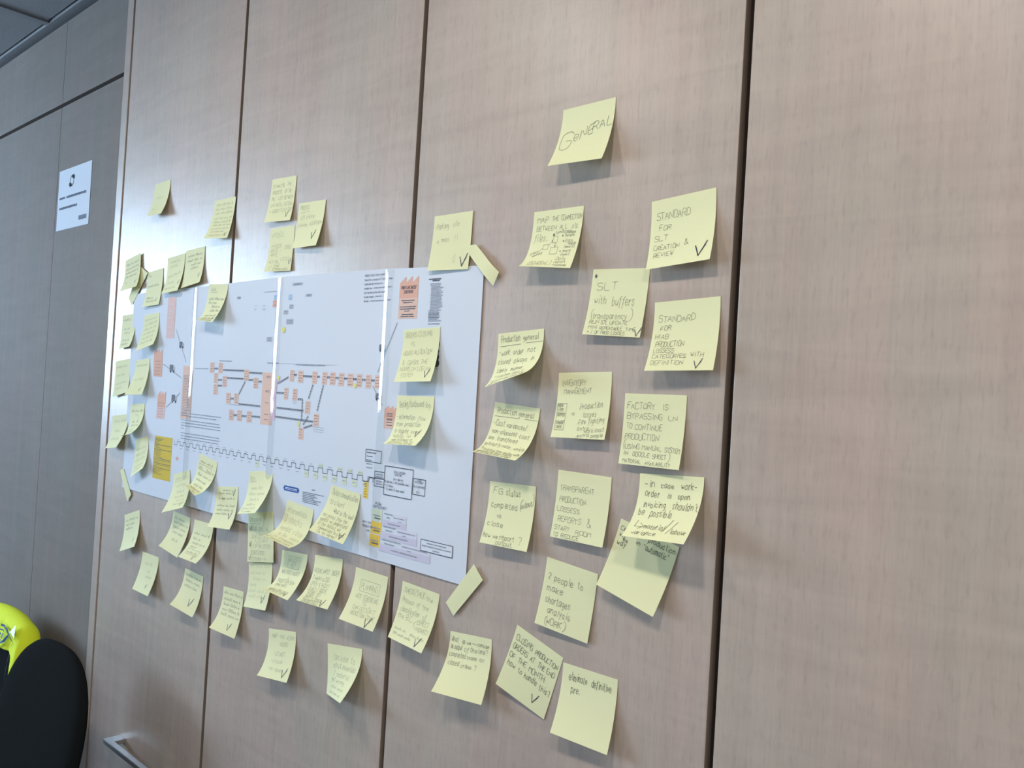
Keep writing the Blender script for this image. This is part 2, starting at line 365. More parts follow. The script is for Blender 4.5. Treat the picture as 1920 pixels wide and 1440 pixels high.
def prect(name, m, x0, x1, z0, z1, eps=.0003):
    P.k += 1; f = pmap(eps); b = P.mb(name, m); n = max(1, int((x1-x0)/.012)); k = max(1, int((z1-z0)/.03))
    for i in range(n):
        for j in range(k):
            xa, xb = x0+(x1-x0)*i/n, x0+(x1-x0)*(i+1)/n; za, zb = z0+(z1-z0)*j/k, z0+(z1-z0)*(j+1)/k
            b.quad(f(xa, za), f(xb, za), f(xb, zb), f(xa, zb))
def ppoly(name, m, pts, eps=.0004): P.k += 1; f = pmap(eps); P.mb(name, m).poly([f(x, z) for x, z in pts])
def pline(name, m, pts, wd=.0008, eps=.0006):
    if name != 'push_arrow': P.k += 1
    ribbon(P.mb(name, m), pts, wd, pmap(eps))
def ptext(m, x, z, h, w, text, wd=.0005, jit=0, slope=0):
    for s in layout(x, z, h, w, text, slope, jit): ribbon(P.mb('printed_text', m), s, wd, pmap(.0007))
def pbars(m, x0, x1, z, wd):                                       # a line of print too small to read
    x = x0
    while x < x1-.001:
        l = min(random.uniform(2.2, 6)*wd*1.6, x1-x); pline('printed_text', m, [(x, z), (x+l, z)], wd*random.uniform(.7, 1), .0007); x += l+wd*.9
class Crop:                                                         # reading positions off an enlarged view of the photograph
    def __init__(s, x, y, k): s.x, s.y, s.k = x, y, k
    def px(s, x, y): return s.x+x/s.k, s.y+y/s.k
    def __call__(s, x, y): return onwall(*s.px(x, y), .002)
    def rect(s, x0, y0, x1, y1):
        X0, Z0 = s(x0, y0); X1, _ = s(x1, y0); _, Z1 = s(x0-.06*(y1-y0), y1); return X0, X1, Z1, Z0
cA, cB, cC = Crop(320, 480, 4.8), Crop(640, 480, 4.8), Crop(280, 720, 4.8)
c3, c4, c4b, c5b, c6, c7, c8 = Crop(180, 460, 5.143), Crop(180, 700, 5.143), Crop(640, 720, 5.143), Crop(660, 880, 5.538), Crop(440, 520, 10.283), Crop(400, 860, 4.8), Crop(540, 860, 4.8)
def boxtext(X0, X1, Z0, Z1, n, m='p_text', wd=.0006):
    for k in range(n):
        z = Z1-(Z1-Z0)*(k+.7)/(n+.4); a = (X1-X0)*random.uniform(.12, .28); pbars(m, X0+a, X1-a, z, wd)
for cr, rs in ((cA, [(365, 957, 402, 1050), (443, 960, 481, 1055), (400, 1052, 436, 1146), (395, 1153, 432, 1248), (478, 1080, 515, 1178), (672, 1022, 713, 1122), (755, 1095, 795, 1192), (508, 1230, 548, 1325), (580, 1235, 618, 1330),
                     (1078, 1025, 1115, 1130), (1152, 1032, 1197, 1138), (1027, 1185, 1063, 1290), (1105, 1193, 1145, 1300), (1280, 1038, 1322, 1148), (1370, 1043, 1412, 1155), (1440, 1047, 1487, 1160), (1518, 1052, 1565, 1168), (1220, 1305, 1265, 1417)]),
               (cB, [(62, 1058, 110, 1172), (145, 1063, 190, 1180), (225, 1068, 273, 1188), (307, 1073, 360, 1192)]),
               (cC, [(722, 228, 762, 325), (795, 233, 835, 332), (882, 242, 925, 343), (1490, 267, 1535, 378), (1353, 388, 1397, 497)])):
    for q in rs:
        x0, x1, z0, z1 = cr.rect(*q); prect('process_box', 'p_salmon2', x0, x1, z0, z1); boxtext(x0, x1, z0, z1, 4)
x0, x1, z0, z1 = cA.rect(835, 1047, 940, 1512); prect('process_box', 'p_salmon2', x0, x1, z0, z1)
for zz in (.93, .90, .66, .63, .42, .2, .1): pbars('p_text', x0+.012, x1-.012, z0+(z1-z0)*zz, .0008)
x0, x1, z0, z1 = cA.rect(925, 1105, 962, 1480); prect('buffer_strip', 'p_rose', x1-.012, x1, z0, z1)
# supplier and customer symbols
x0, x1, z0, z1 = c3.rect(708, 505, 782, 897); prect('supplier_symbol', 'p_pink', x0, x1, z0, z1)
for zz in (.82, .7, .66, .58, .5, .25, .12): pbars('p_white', x0+.008, x1-.008, z0+(z1-z0)*zz, .0012)
def factory(name, cr, q, jag, top, bottom, split=None):
    x0, x1, z0, z1 = cr.rect(*q); zj = z1-(z1-z0)*jag; zs = z0+(z1-z0)*split if split else z0
    if split: prect('lower_panel', bottom, x0, x1, z0, zs)
    n = 3; dx = (x1-x0)/n; pts = [(x0, zs), (x1, zs)]
    for i in reversed(range(n)): pts += [(x0+dx*(i+1)-.0006, z1), (x0+dx*i, zj)]
    f = pmap(.0003); P.k += 1; bb = P.mb(name, top); bb.v += [f(*q) for q in pts]
    for i in range(n): bb.f.append((len(pts)-1-2*i, len(pts)-3-2*i, len(pts)-2-2*i) if i < n-1 else (3, 1, 2))
    bb.f.append((0, 1) + tuple(3+2*i for i in range(n)))
    return x0, x1, z0, z1, zs
x0, x1, z0, z1, zs = factory('supplier_symbol', c3, (567, 1000, 650, 1262), .13, 'p_salmon', 'p_salmon'); boxtext(x0, x1, z0, z1-.02, 5)
x0, x1, z0, z1, zs = factory('supplier_symbol', c4, (597, 168, 676, 433), .14, 'p_salmon', 'p_pink', .42); boxtext(x0, x1, z0, z1-.02, 6)
x0, x1, z0, z1 = c3.rect(845, 1162, 943, 1668); prect('supplier_list', 'p_salmon2', x0, x1, z0, z1)
for k in range(26): pbars('p_text', x0+.004, x0+(x1-x0)*random.uniform(.6, .95), z1-.018-(z1-z0-.022)*k/26, .0007)
x0, x1, z0, z1, zs = factory('customer_symbol', cB, (537, 190, 708, 567), .15, 'p_salmon', 'p_salmon2', .49)
for k, tx in enumerate(('FRONT LINE SALES/', 'CUSTOMER')):
    w_ = (x1-x0)*(.8 if k == 0 else .48); ptext('p_text', (x0+x1)/2-w_/2, zs+(z1-zs)*(.42-.2*k), .0040, w_, tx, .0006)
for zz, k in ((.43, .7), (.38, .5), (.28, .85), (.23, .8), (.18, .35), (.1, .6), (.05, .7)): w_ = (x1-x0)*k; pbars('p_text', (x0+x1)/2-w_/2, (x0+x1)/2+w_/2, z0+(z1-z0)*zz, .0013)
x0, x1, z0, z1, zs = factory('customer_symbol', c4b, (425, 205, 545, 425), .16, 'p_salmon', 'p_salmon2', .45)
for zz in (.66, .6, .54, .42, .38, .28, .15): pbars('p_text', x0+.006, x1-.01, z0+(z1-z0)*zz, .0010)
# trucks
def truck(cr, x, y, s):
    X, Z = cr(x, y); a = s
    prect('truck_symbol', 'p_truck', X-a, X+a*.35, Z-a*.35, Z+a*.75); ppoly('truck_cab', 'p_grey', [(X+a*.4, Z-a*.35), (X+a, Z-a*.35), (X+a, Z+a*.15), (X+a*.8, Z+a*.5), (X+a*.4, Z+a*.5)])
    for dx in (-.55, .6): ppoly('truck_wheel', 'p_black', [(X+a*dx+a*.25*math.cos(t*.785), Z-a*.45+a*.25*math.sin(t*.785)) for t in range(8)], .0006)
for cr, x, y, s in ((c3, 828, 963, .009), (c3, 735, 1192, .011), (c4, 752, 248, .011), (cB, 373, 832, .0075), (cB, 340, 1272, .0075)): truck(cr, x, y, s)
for cr, a, c in ((c3, (780, 815), (870, 1125)), (c3, (650, 1145), (825, 1280)), (c4, (680, 325), (808, 190)), (cB, (508, 602), (330, 1048)), (cB, (285, 1170), (375, 1345)), (c3, (960, 1187), (1090, 1190))):
    pline('route_line', 'p_line', [cr(*a), cr(*c)], .0012)
# dashed push arrows
def arrow(cr, x0, y0, x1, y1, wd=.0028):
    a, c = cr(x0, y0), cr(x1, y1); L = math.hypot(c[0]-a[0], c[1]-a[1]); n = max(2, int(L/.0045)); b = 'push_arrow'; P.k += 1
    for i in range(n):
        t0, t1 = i/n, (i+.55)/n; pline(b, 'p_text', [(a[0]+(c[0]-a[0])*t0, a[1]+(c[1]-a[1])*t0), (a[0]+(c[0]-a[0])*t1, a[1]+(c[1]-a[1])*t1)], wd*.55)
    nx, nz = -(c[1]-a[1])/L*wd*.5, (c[0]-a[0])/L*wd*.5; P.k += 0
    for s in (-1, 1): pline(b, 'p_text2', [(a[0]+nx*s, a[1]+nz*s), (c[0]+nx*s, c[1]+nz*s)], .0006)
for q in ((403, 1013, 440, 1013), (485, 1026, 672, 1033), (718, 1050, 830, 1057), (518, 1097, 665, 1106), (438, 1115, 472, 1115), (435, 1167, 470, 1167), (712, 1115, 750, 1115), (798, 1130, 825, 1130), (545, 1283, 577, 1283), (618, 1332, 810, 1352), (622, 1240, 680, 1128),
          (1113, 1070, 1140, 1070), (1197, 1080, 1278, 1085), (1322, 1087, 1348, 1087), (1412, 1092, 1440, 1092), (1487, 1097, 1518, 1097), (1565, 1103, 1598, 1103), (1645, 1107, 1680, 1109), (970, 1145, 1065, 1088), (960, 1230, 1027, 1234), (1150, 1288, 1190, 1290), (1192, 1290, 1185, 1490), (960, 1365, 1205, 1393), (1285, 1160, 1245, 1290), (1378, 1165, 1325, 1400)): arrow(cA, *q)
for q in ((1140, 293, 1485, 340), (1400, 395, 1478, 370), (1393, 365, 1442, 285), (762, 280, 795, 280), (835, 287, 882, 290), (925, 290, 1000, 297)): arrow(cC, *q)
for q in ((110, 1107, 145, 1110), (190, 1113, 225, 1115), (273, 1118, 307, 1122)): arrow(cB, *q)
for cr, x, y, r in ((cA, 975, 1098, .004), (cA, 1018, 665, .005), (cA, 1662, 1167, .004), (cC, 1352, 360, .004)):
    X, Z = cr(x, y); ppoly('kaizen_dot', 'p_lemon', [(X+r*math.cos(t*.5236), Z+r*math.sin(t*.5236)) for t in range(12)], .0007)
X, Z = c4(785, 822); ppoly('brown_dot', 'p_salmon', [(X+.005*math.cos(t*.5236), Z+.0035*math.sin(t*.5236)) for t in range(12)])
# small boxes at the top
for m, q in (('p_grey', (48, 375, 118, 425)), ('p_lblue', (765, 340, 832, 440)), ('p_salmon', (742, 440, 840, 580)), ('p_lblue', (1045, 330, 1110, 445)), ('p_grey', (1125, 112, 1318, 165)), ('p_grey', (1380, 322, 1498, 375)), ('p_grey', (1058, 525, 1137, 605)), ('p_grey', (950, 637, 1035, 715)), ('p_grey', (1000, 805, 1130, 908)), ('p_grey', (625, 1150, 738, 1245))):
    x0, x1, z0, z1 = c6.rect(*q); prect('planning_box', m, x0, x1, z0, z1); boxtext(x0, x1, z0, z1, 2)
for cr, x0, y0, x1, y1, wd in ((c6, 570, 284, 890, 266, .0009), (c6, 385, 550, 425, 550, .0008), (c6, 380, 610, 425, 610, .0008), (c6, 392, 640, 412, 640, .0008), (c6, 555, 545, 600, 545, .0008), (c6, 550, 610, 605, 610, .0008), (c6, 560, 635, 590, 635, .0008),
                              (cA, 450, 945, 560, 945, .0016), (cA, 875, 962, 978, 966, .0018), (cA, 1128, 975, 1390, 988, .0022), (cA, 980, 962, 1500, 986, .0004), (cC, 1480, 390, 1580, 392, .0006), (cC, 1485, 410, 1580, 412, .0006), (cC, 1490, 430, 1578, 432, .0006), (cC, 1300, 160, 1335, 162, .0007), (cC, 1300, 175, 1330, 177, .0007), (cC, 705, 182, 820, 190, .0006)):
    a, c = cr(x0, y0), cr(x1, y1); pbars('p_text2', a[0], c[0], (a[1]+c[1])/2, wd)
# paragraphs
for k, (w0, w1) in enumerate(((0, .25), (0, 1), (0, .9), (0, .97), (0, 1), (0, 1), (0, .08), (0, .98), (0, 1), (0, .97))):
    a = c4(825, 352+k*24); X1, _ = c4(1202, 437); z = H-.035-.0056*k-(.004 if k > 2 else 0)-(.004 if k > 6 else 0); pbars('p_text2', a[0], a[0]+(X1-a[0])*w1, c4(822, 352)[1]-.0052*k-(.003 if k > 2 else 0)-(.004 if k > 6 else 0), .0017)
T0 = [cB(217, y) for y in (188, 213, 235, 257, 277, 300, 322)]; Xr = cB(490, 200)[0]
for k, (tx, fr) in enumerate((('PRODUCT FAMILY: HEAVY RANGE', .66), ('Value Driver: average of CT for heavy range', .92), ('Current state VSM', .3), ('Available time = ', .3), ('Cycle time: Heavy surface time to production', .8), ('Customer demand =', .36), ('Takt time = ', .2))):
    x = T0[0][0]; z = T0[0][1]-.0063*k; wtot = Xr-x; ptext('p_text', x, z, .0028, wtot*fr, tx, .00032)
    if k in (2, 3, 5, 6): pbars('p_text2', x+wtot*(fr+.03), x+wtot*(.6 if k in (2, 5) else .9), z+.0015, .0016)
x0, z0 = cB(800, 212); x1, _ = cB(937, 212); zb = cB(755, 632)[1]
for k in range(31):
    if k in (2, 29): continue
    ind = .18 if 4 < k < 21 else (.1 if k > 2 else 0); z = z0-(z0-zb)*k/31.5
    pbars('p_text' if k < 2 or k in (23, 24, 26) else 'p_text2', x0+(x1-x0)*(ind+(.25 if k == 1 else 0)), x0+(x1-x0)*(random.uniform(.75, .98) if k != 1 else .68), z, .0018 if k < 2 else .0011)
for y in (790, 858, 910, 965): X, Z = cB(858 if y > 800 else 868, y); ppoly('black_dot', 'p_black', [(X+.006*math.cos(t*.5236), Z+.0055*math.sin(t*.5236)) for t in range(12)])
a, c = cB(800, 1008), cB(878, 1010); pbars('p_text', a[0], c[0], a[1], .0007)
# yellow list
x0, x1, z0, z1 = c4.rect(577, 598, 745, 1005); prect('data_list', 'p_yellow', x0, x1, z0, z1)
for k in range(24):
    pbars('p_text', x0+.002, x0+(x1-x0)*(.96 if k in (4, 7, 13, 14, 16, 17, 19) else random.uniform(.25, .55)), z1-.005-(z1-z0)*.86*k/24, .0011 if k in (0, 1, 4, 7, 13, 16, 19) else .0007)
# lead-time ladder
XA, PERIOD, ZH, ZL = -1.5478, .02479, H-.1290, H-.1362
pts = [(XA-.0165, ZH), (XA-.0165, ZL)]
for k in range(25):
    xc = XA+PERIOD*k; zz = -.0030*k/24; pts += [(xc-.0062, ZL+zz), (xc-.0062, ZH+zz), (xc+.0062, ZH+zz), (xc+.0062, ZL+zz)]
    if k < 24:
        g_ = k in (11,) or k > 16
        if g_: prect('ladder_tag', 'p_green', xc+.0062+.0008, xc+PERIOD-.007, ZL+zz-.0115, ZL+zz-.0018)
        if k > 18 and k % 2 or k > 21: prect('ladder_tag', 'p_green', xc-.005, xc+.005, ZH+zz+.001, ZH+zz+.0065)
        pbars('p_text2', xc+.0085, xc+.0155, ZL+zz-.0055, .0012); pbars('p_text2', xc-.004, xc+.004, ZH+zz+.0035, .0008)
pts += [(XA+PERIOD*24+.0062, ZL-.006), (XA+PERIOD*24+.0185, ZL-.006), (XA+PERIOD*24+.0185, ZH-.005), (XA+PERIOD*25+.012, ZH-.005)]
pts = pts[:-4]; pline('lead_time_ladder', 'p_black', pts, .0008)
x0, x1, z0, z1 = c8.rect(685, 206, 728, 352); prect('ladder_tag', 'p_gold', x0, x1, z0, z1); boxtext(x0, x1, z0, z1, 6, 'p_text', .0009)
pline('lead_time_ladder', 'p_black', [c8(683, 203), c8(727, 203), c8(737, 168), c8(790, 177)], .0011)
# framed summaries
def frame(cr, q, wd=.0012):
    wd *= .72
    x0, x1, z0, z1 = cr.rect(*q); pline('summary_box', 'p_black', [(x0, z0), (x1, z0), (x1, z1), (x0, z1), (x0, z0)], wd); return x0, x1, z0, z1
x0, x1, z0, z1 = frame(c4b, (243, 628, 395, 742)); 
for k in range(5): pbars('p_text', x0+.003, x0+(x1-x0)*(.65 if k == 0 else .45), z1-.004-.0055*k, .0016 if k == 0 else .0010)
xa, xb, za, zb = frame(c4b, (427, 787, 704, 1062), .0014); W_ = xb-xa
for fr0, fr1, z, tx, h in ((.3, .72, .80, 'TOTAL FACTORY', .0042), (.34, .6, .71, 'LEAD TIME', .0042), (.31, .66, .55, '(VA + NON VA)', .0040), (.0, .88, .43, '52,468 min / 440 (availible time)', .0042), (.0, .31, .30, '= 115 days', .0042), (.02, .73, .18, '= 22 weeks (5 days week)', .0042)):
    ptext('p_text', xa+W_*fr0+.001, za+(zb-za)*z, h*.7, W_*(fr1-fr0), tx, .0004)
x0, x1, z0, z1 = frame(c4b, (703, 908, 822, 1060)); W_ = x1-x0
for fr0, fr1, z, tx in ((.35, .65, .86, 'FLOW'), (.15, .85, .72, 'EFFICIENCY'), (.05, .95, .45, '(VA / LEAD TIME)'), (.48, .52, .28, '='), (.3, .62, .1, '22%')): ptext('p_text', x0+W_*fr0, z0+(z1-z0)*z, .0027, W_*(fr1-fr0), tx, .0004)
x0, x1, z0, z1 = frame(c4b, (330, 838, 424, 980)); zm = (z0+z1)/2+.001; pline('summary_box', 'p_black', [(x0, zm), (x1, zm)], .0012)
for z in (.82, .66, .36, .18): pbars('p_text2', x0+.004, x1-.004, z0+(z1-z0)*z, .0022)
# flow efficiency table
X, Z = c5b(250, 362); ptext('p_text', X, Z, .0034, .0135, 'FLOW', .0005); X, Z = c5b(228, 392); ptext('p_text', X, Z, .0034, .030, 'EFFICIENCY', .0005)
X, Z = c5b(112, 545)
for k, (tx, w_) in enumerate((('ONLY SWE', .021), ('PRODUCTION', .025), ('-LINE', .011))): ptext('p_text', X+(.007 if k == 2 else 0), Z-.0058*k, .0028, w_, tx, .0004)
for m, q in (('p_green', (217, 402, 322, 530)), ('p_gold', (203, 532, 312, 655)), ('p_gold', (186, 662, 297, 785))):
    x0, x1, z0, z1 = c5b.rect(*q); prect('efficiency_cell', m, x0, x1, z0, z1); pbars('p_text2', x0+.004, x1-.004, z0+(z1-z0)*.5, .0020); pbars('p_text', x0+.007, x1-.003, z0+(z1-z0)*.28, .0020)
tabX0 = c5b(322, 515)[0]
for m, pa, pbx, dz, txs in (('p_lilac2', (325, 460), 577, .012, 0), ('p_lilac', (322, 517), 577, .0085, 1), ('p_lilac2', (312, 590), 690, .011, 0), ('p_lilac', (303, 642), 690, .0085, 1), ('p_lilac2', (296, 725), 827, .010, 0), ('p_lilac', (288, 772), 827, .0095, 1)):
    X, Z = c5b(*pa); X2 = c5b(pbx, pa[1])[0]
    if m == 'p_lilac2':
        s = X+(X2-X)*.45; prect('efficiency_bar', m, s, X2, Z-dz, Z+.002); pbars('p_text2', X+.004, X+(X2-X)*.42, Z+.001, .0018); pbars('p_text2', X+.010, X+(X2-X)*.3, Z-.004, .0016); pbars('p_text2', s+.002, X2-.004, Z-.002, .0016); pbars('p_text2', s+.012, s+.02, Z-.0065, .0014)
    else: prect('efficiency_bar', m, X, X2, Z-dz, Z, .0004); pbars('p_text2', X+(X2-X)*.25, X+(X2-X)*.75, Z-dz*.5, .0022)
x0, x1, z0, z1 = frame(c5b, (728, 722, 1056, 838), .0013); prect('summary_paper', 'p_white', x0, x1, z0, z1, .0005)
for a, z in ((.2, .75), (.05, .48), (.4, .2)): pbars('p_text2', x0+(x1-x0)*a, x1-(x1-x0)*a, z0+(z1-z0)*z, .0020)
# blue button and side text
x0, x1, z0, z1 = c7.rect(634, 236, 776, 282); r = .003
ppoly('blue_button', 'p_blue', [(x0+r, z0), (x1-r, z0), (x1, z0+r), (x1, z1-r), (x1-r, z1), (x0+r, z1), (x0, z1-r), (x0, z0+r)]); pbars('p_white', x0+.006, x1-.006, z0+(z1-z0)*.62, .0013); pbars('p_white', x0+.005, x1-.005, z0+(z1-z0)*.35, .0010)
x0, z0 = c7(808, 297); x1, _ = c7(1000, 340); pbars('p_text', (x0+x1)/2-.004, (x0+x1)/2+.004, z0+.006, .0015)
for k in range(7): pbars('p_text', x0, x0+(x1-x0)*random.uniform(.55, 1), z0-.0026*k, .0010)
P.build(poster)
# clear tape down the seams, gently arched
for i in (1, 2, 3):
    b = MB(); nz, na = 60, 8; wv = .0095
    for c in range(nz+1):
        t = c/nz
        for a in range(na+1):
            u = a/na*2-1; x = PX[i]+u*wv+.0006*math.sin(9*t+i); z0_, z1_ = lerp_tab(PB, x)+.002, lerp_tab(PT, x)-.001; z = z0_+(z1_-z0_)*t
            wr = .00025*math.sin(47*t+3*i)*math.sin(17*t)*(1-u*u)
            b.v.append((x, -(bulge(x, z)+.0003+.0007*(1-u*u)+wr), z))
    for c in range(nz):
        for a in range(na): k = c*(na+1)+a; b.f.append((k, k+1, k+na+2, k+na+1))
    rel(b.build('clear_tape', 'tape', smooth=True), poster)

# ---------------------------------------------------------------- sticky notes
def profile(a, b, L, curl):
    def curve(p, n=24): return [(2*(1-t)*t*p+t*t*a, t*t*b) for t in (i/n for i in range(n+1))]
    def length(c): return sum(math.hypot(c[i+1][0]-c[i][0], c[i+1][1]-c[i][1]) for i in range(len(c)-1))
    lo, hi = .5*a, (1.5*L if curl else .66*a)
    if length(curve(lo)) >= L: p = lo
    else:
        for _ in range(30):
            p = (lo+hi)/2
            if length(curve(p)) < L: lo = p
            else: hi = p
    c = curve(p); s = [0]
    for i in range(len(c)-1): s.append(s[-1]+math.hypot(c[i+1][0]-c[i][0], c[i+1][1]-c[i][1]))
    def at(v):
        d = min(max(v, 0), 1)*s[-1]
        for i in range(len(c)-1):
            if d <= s[i+1]+1e-12:
                t = (d-s[i])/max(s[i+1]-s[i], 1e-9); return c[i][0]+(c[i+1][0]-c[i][0])*t, c[i][1]+(c[i+1][1]-c[i][1])*t
        return c[-1]
    return at
def surface(TL, TR, BR, BL, base, L=.076, curl=False):
    A = onwall(*TL, base); B = onwall(*TR, base)
    if base < .0015:
        base = max(base, bulge((A[0]+B[0])/2, (A[1]+B[1])/2)+.0006 if A[1] < PT[2] and A[1] > PB[4] else base)
    A = onwall(*TL, base); B = onwall(*TR, base)
    A = Vector((A[0], -base, A[1])); B = Vector((B[0], -base, B[1])); e = (B-A).normalized(); dn = Vector((e.z, 0, -e.x)); n = Vector((0, -1, 0))
    def corner(P0, q):
        D = ray(*q); t = (P0-CAMP).dot(e)/D.dot(e); Q = CAMP+D*t-P0; return max(Q.dot(dn), .02), max(Q.dot(n), .0012)
    pl_, pr_ = profile(*corner(A, BL), L, curl), profile(*corner(B, BR), L, curl)
    W = (B-A).length
    def f(u, v, eps=0):
        a0, b0 = pl_(v); a1, b1 = pr_(v); a, b = a0+(a1-a0)*u, b0+(b1-b0)*u
        p = A+e*(W*u)+dn*a+n*b
        if eps:
            c0, d0 = pl_(min(v+.02, 1)); c1, d1 = pr_(min(v+.02, 1)); e0, g0 = pl_(max(v-.02, 0)); e1, g1 = pr_(max(v-.02, 0))
            tv = dn*((c0+(c1-c0)*u)-(e0+(e1-e0)*u)) + n*((d0+(d1-d0)*u)-(g0+(g1-g0)*u)); tu = e*W + dn*(a1-a0) + n*(b1-b0)
            nn = tu.cross(tv).normalized()
            if nn.y > 0 and abs(nn.y) > .02: nn = -nn
            elif abs(nn.y) <= .02 and nn.z < 0: nn = -nn
            p = p+nn*eps
        return p
    return f
def note_mesh(f, nu=6, nv=18):
    b = MB()
    for i in range(nv+1):
        for j in range(nu+1): b.v.append(tuple(f(j/nu, i/nv)))
    for i in range(nv):
        for j in range(nu): k = i*(nu+1)+j; b.f.append((k, k+nu+1, k+nu+2, k+1))
    return b
def T(x, y, h, w, text, s=0): return ('t', x, y, h, w, text, s)
def S(x, y, h, w, s=0): return ('s', x, y, h, w, s)
def L(*pts): return ('l', pts)
def K(x, y, h=11): return ('k', x, y, h)
def D(x, y, r=1): return ('d', x, y, r)
def BX(x0, y0, x1, y1): return ('l', ((x0, y0), (x1, y0), (x1, y1), (x0, y1), (x0, y0)))
def note(c, label, items=(), ink='pencil', base=.0005, pen=.5, cat='sticky note', name='sticky_note', length=.076, curl=False):
    f = surface(*c, base, length, curl)
    o = note_mesh(f).build(name, 'note', smooth=True)
    so = o.modifiers.new('thickness', 'SOLIDIFY'); so.thickness = .00016; so.offset = -1; so.use_rim = False
    tag(o, label, cat, 'yellow sticky notes on the cabinet doors' if name == 'sticky_note' else 'yellow paper strips holding the poster')
    rnd = random.Random(label)
    def g(x, y): return f(x/76, y/76, .00035)                        # millimetres from the top-left corner, y down
    g.unit = 1.0
    wr, ck = MB(), MB()
    for it in items:
        if it[0] == 't': segs = [[(px, -py) for px, py in s] for s in layout(it[1], -it[2], it[3], it[4], it[5], it[6], .22, rnd)]
        elif it[0] == 's': segs = [[(px, -py) for px, py in s] for s in scribble(it[1], -it[2], it[3], it[4], it[5], rnd)]
        elif it[0] == 'l': segs = [list(it[1])]
        elif it[0] == 'd':
            x, y, r = it[1:]; wr.poly([g(x+r*math.cos(t*.785), y+1.3*r*math.sin(t*.785)) for t in range(8)]); segs = []
        elif it[0] == 'k':
            x, y, h = it[1:]; segs = []
            ribbon(ck, [(x, y+h*.25), (x+h*.28, y+h*.95)], h*.07, g); ribbon(ck, [(x+h*.28, y+h), (x+h*.62, y+h*.35), (x+h*.8, y)], h*.065, g); ribbon(ck, [(x+h*.33, y+h*.9), (x+h*.72, y+h*.25)], h*.045, g)
        segs = [[(min(max(px, .6), 75.4), min(max(py, .6), 75.4)) for px, py in s] for s in segs]
        for s in segs: ribbon(wr, s, pen*.60, g)
    c0 = f(.5, 0); sh = Matrix.Translation(-c0); o.data.transform(sh); o.location = c0
    for nm, mb, mm in (('handwriting', wr, ink), ('check_mark', ck, 'marker')):
        if mb.f: mb.build(nm, mm, o).data.transform(sh)
    return o
Q = 'yellow sticky note '
# --- column to the right of the poster, readable notes
note(((1056.5, 206.5), (1155, 182), (1128, 296.8), (1026.7, 311)), Q+'reading GENERAL in large slanted capitals, above all other notes', [T(5, 53, 22, 17, 'G', .1), T(24, 44, 13, 27, 'eNE', .24), T(49, 35, 12, 26, 'RAL', .18)], 'ink', pen=.75)
note(((1002, 398), (1095, 385.6), (1068.8, 502.5), (972.5, 498.8)), Q+'reading MAP THE CONNECTION BETWEEN ALL .xls files, with sketched boxes', [T(7, 15, 7, 17, 'MAP'), T(30, 14, 6, 10, 'THE'), T(44, 14, 6, 31, 'CONNECTION'), T(7, 25, 6, 31, 'BETWEEN'), T(43, 25, 6, 12, 'ALL'), T(60, 25, 7, 11, '.xls'), T(6, 38, 9, 21, 'files.'), D(36, 31, 1.4), T(38, 30, 3.5, 24, 'tomorrow', .06), T(52, 30.5, 3, 17, 'colleague'), D(50, 33, .9), T(54, 34.5, 3.4, 14, 'meters'), D(53, 40, .9), T(56, 41.5, 4, 12, 'Enno'), T(61, 45, 3.4, 12, 'Sauds'), T(56, 49, 3, 16, '(more 0)'), D(52, 53, .8), T(56, 54.5, 4, 12, 'more'), T(54, 59, 3.4, 13, '(work)'), T(48, 65, 4.5, 17, '.Daily'), T(49, 69.5, 3.4, 17, 'report'), T(49, 73.6, 3.2, 20, 'response'),
     BX(36, 33, 43, 41), BX(23, 43, 31, 49), BX(36, 47, 47, 56), L((31, 44), (36, 38)), L((41, 41), (41, 47)), L((40, 44), (41, 47), (43, 44)), L((34, 38), (36, 37), (35, 40)), T(6, 56, 3.2, 12, 'plant', .3), T(10, 59, 3.2, 14, 'working', .3), L((19, 51), (23, 47)), T(9, 73.5, 6, 36, '(GENERAL)', .05)], 'ink', curl=True)
note(((1222, 378.6), (1343, 351.3), (1330.4, 485.8), (1210.8, 505.7)), Q+'reading STANDARD FOR SLT CREATION & REVIEW', [T(7, 22, 8, 40, 'STANDARD'), T(11, 34, 6, 14, 'FOR'), T(6, 45, 6.5, 16, 'SLT'), T(6, 56, 5.5, 31, 'CREATION'), T(43, 54, 6, 5, '&'), T(7, 64, 5.5, 24, 'REVIEW'), K(57, 54, 16)], 'ink')
note(((1112.8, 505), (1218.8, 502.5), (1199.2, 633), (1091.3, 626.7)), Q+'reading SLT with buffers (transparency), a dot in its corner', [D(5, 8, 1.7), T(8, 24, 9, 28, 'SLT', .03), T(7, 40, 9, 17, 'with'), T(32, 41, 10, 30, 'buffers'), T(5, 57, 10, 5, '('), T(9, 57, 7, 46, 'transparency'), T(57, 56, 11, 5, ')'), T(6, 63, 4.5, 13, 'RUN'), T(22, 63, 4.5, 9, 'STL'), T(34, 63, 4.5, 23, 'UPDATE'), T(6, 69, 4, 13, 'MINI'), T(22, 69.5, 4, 30, 'REPEATABLE'), T(56, 69.5, 4, 13, 'TIME'), T(6, 74.5, 3.6, 50, '+ % OF PROD LOSSES'), K(68, 65, 10)], 'ink')
note(((1228, 567.5), (1351.2, 555.3), (1336.7, 694.2), (1207.5, 695)), Q+'reading STANDARD FOR HIAB PRODUCTION LOSSESS CATEGORIES WITH DEFINITION', [T(6, 22, 7, 43, 'STANDARD'), T(9, 31, 5, 13, 'FOR'), T(4, 40, 5.5, 16, 'HIAB'), T(6, 49, 6, 33, 'PRODUCTION'), T(5, 55.5, 4.5, 24, 'LOSSESS'), T(5, 62, 4.8, 39, 'CATEGORIES'), T(49, 61, 4.8, 14, 'WITH'), T(5, 69.5, 5.2, 37, 'DEFINITION'), K(54, 63, 11)], 'ink')
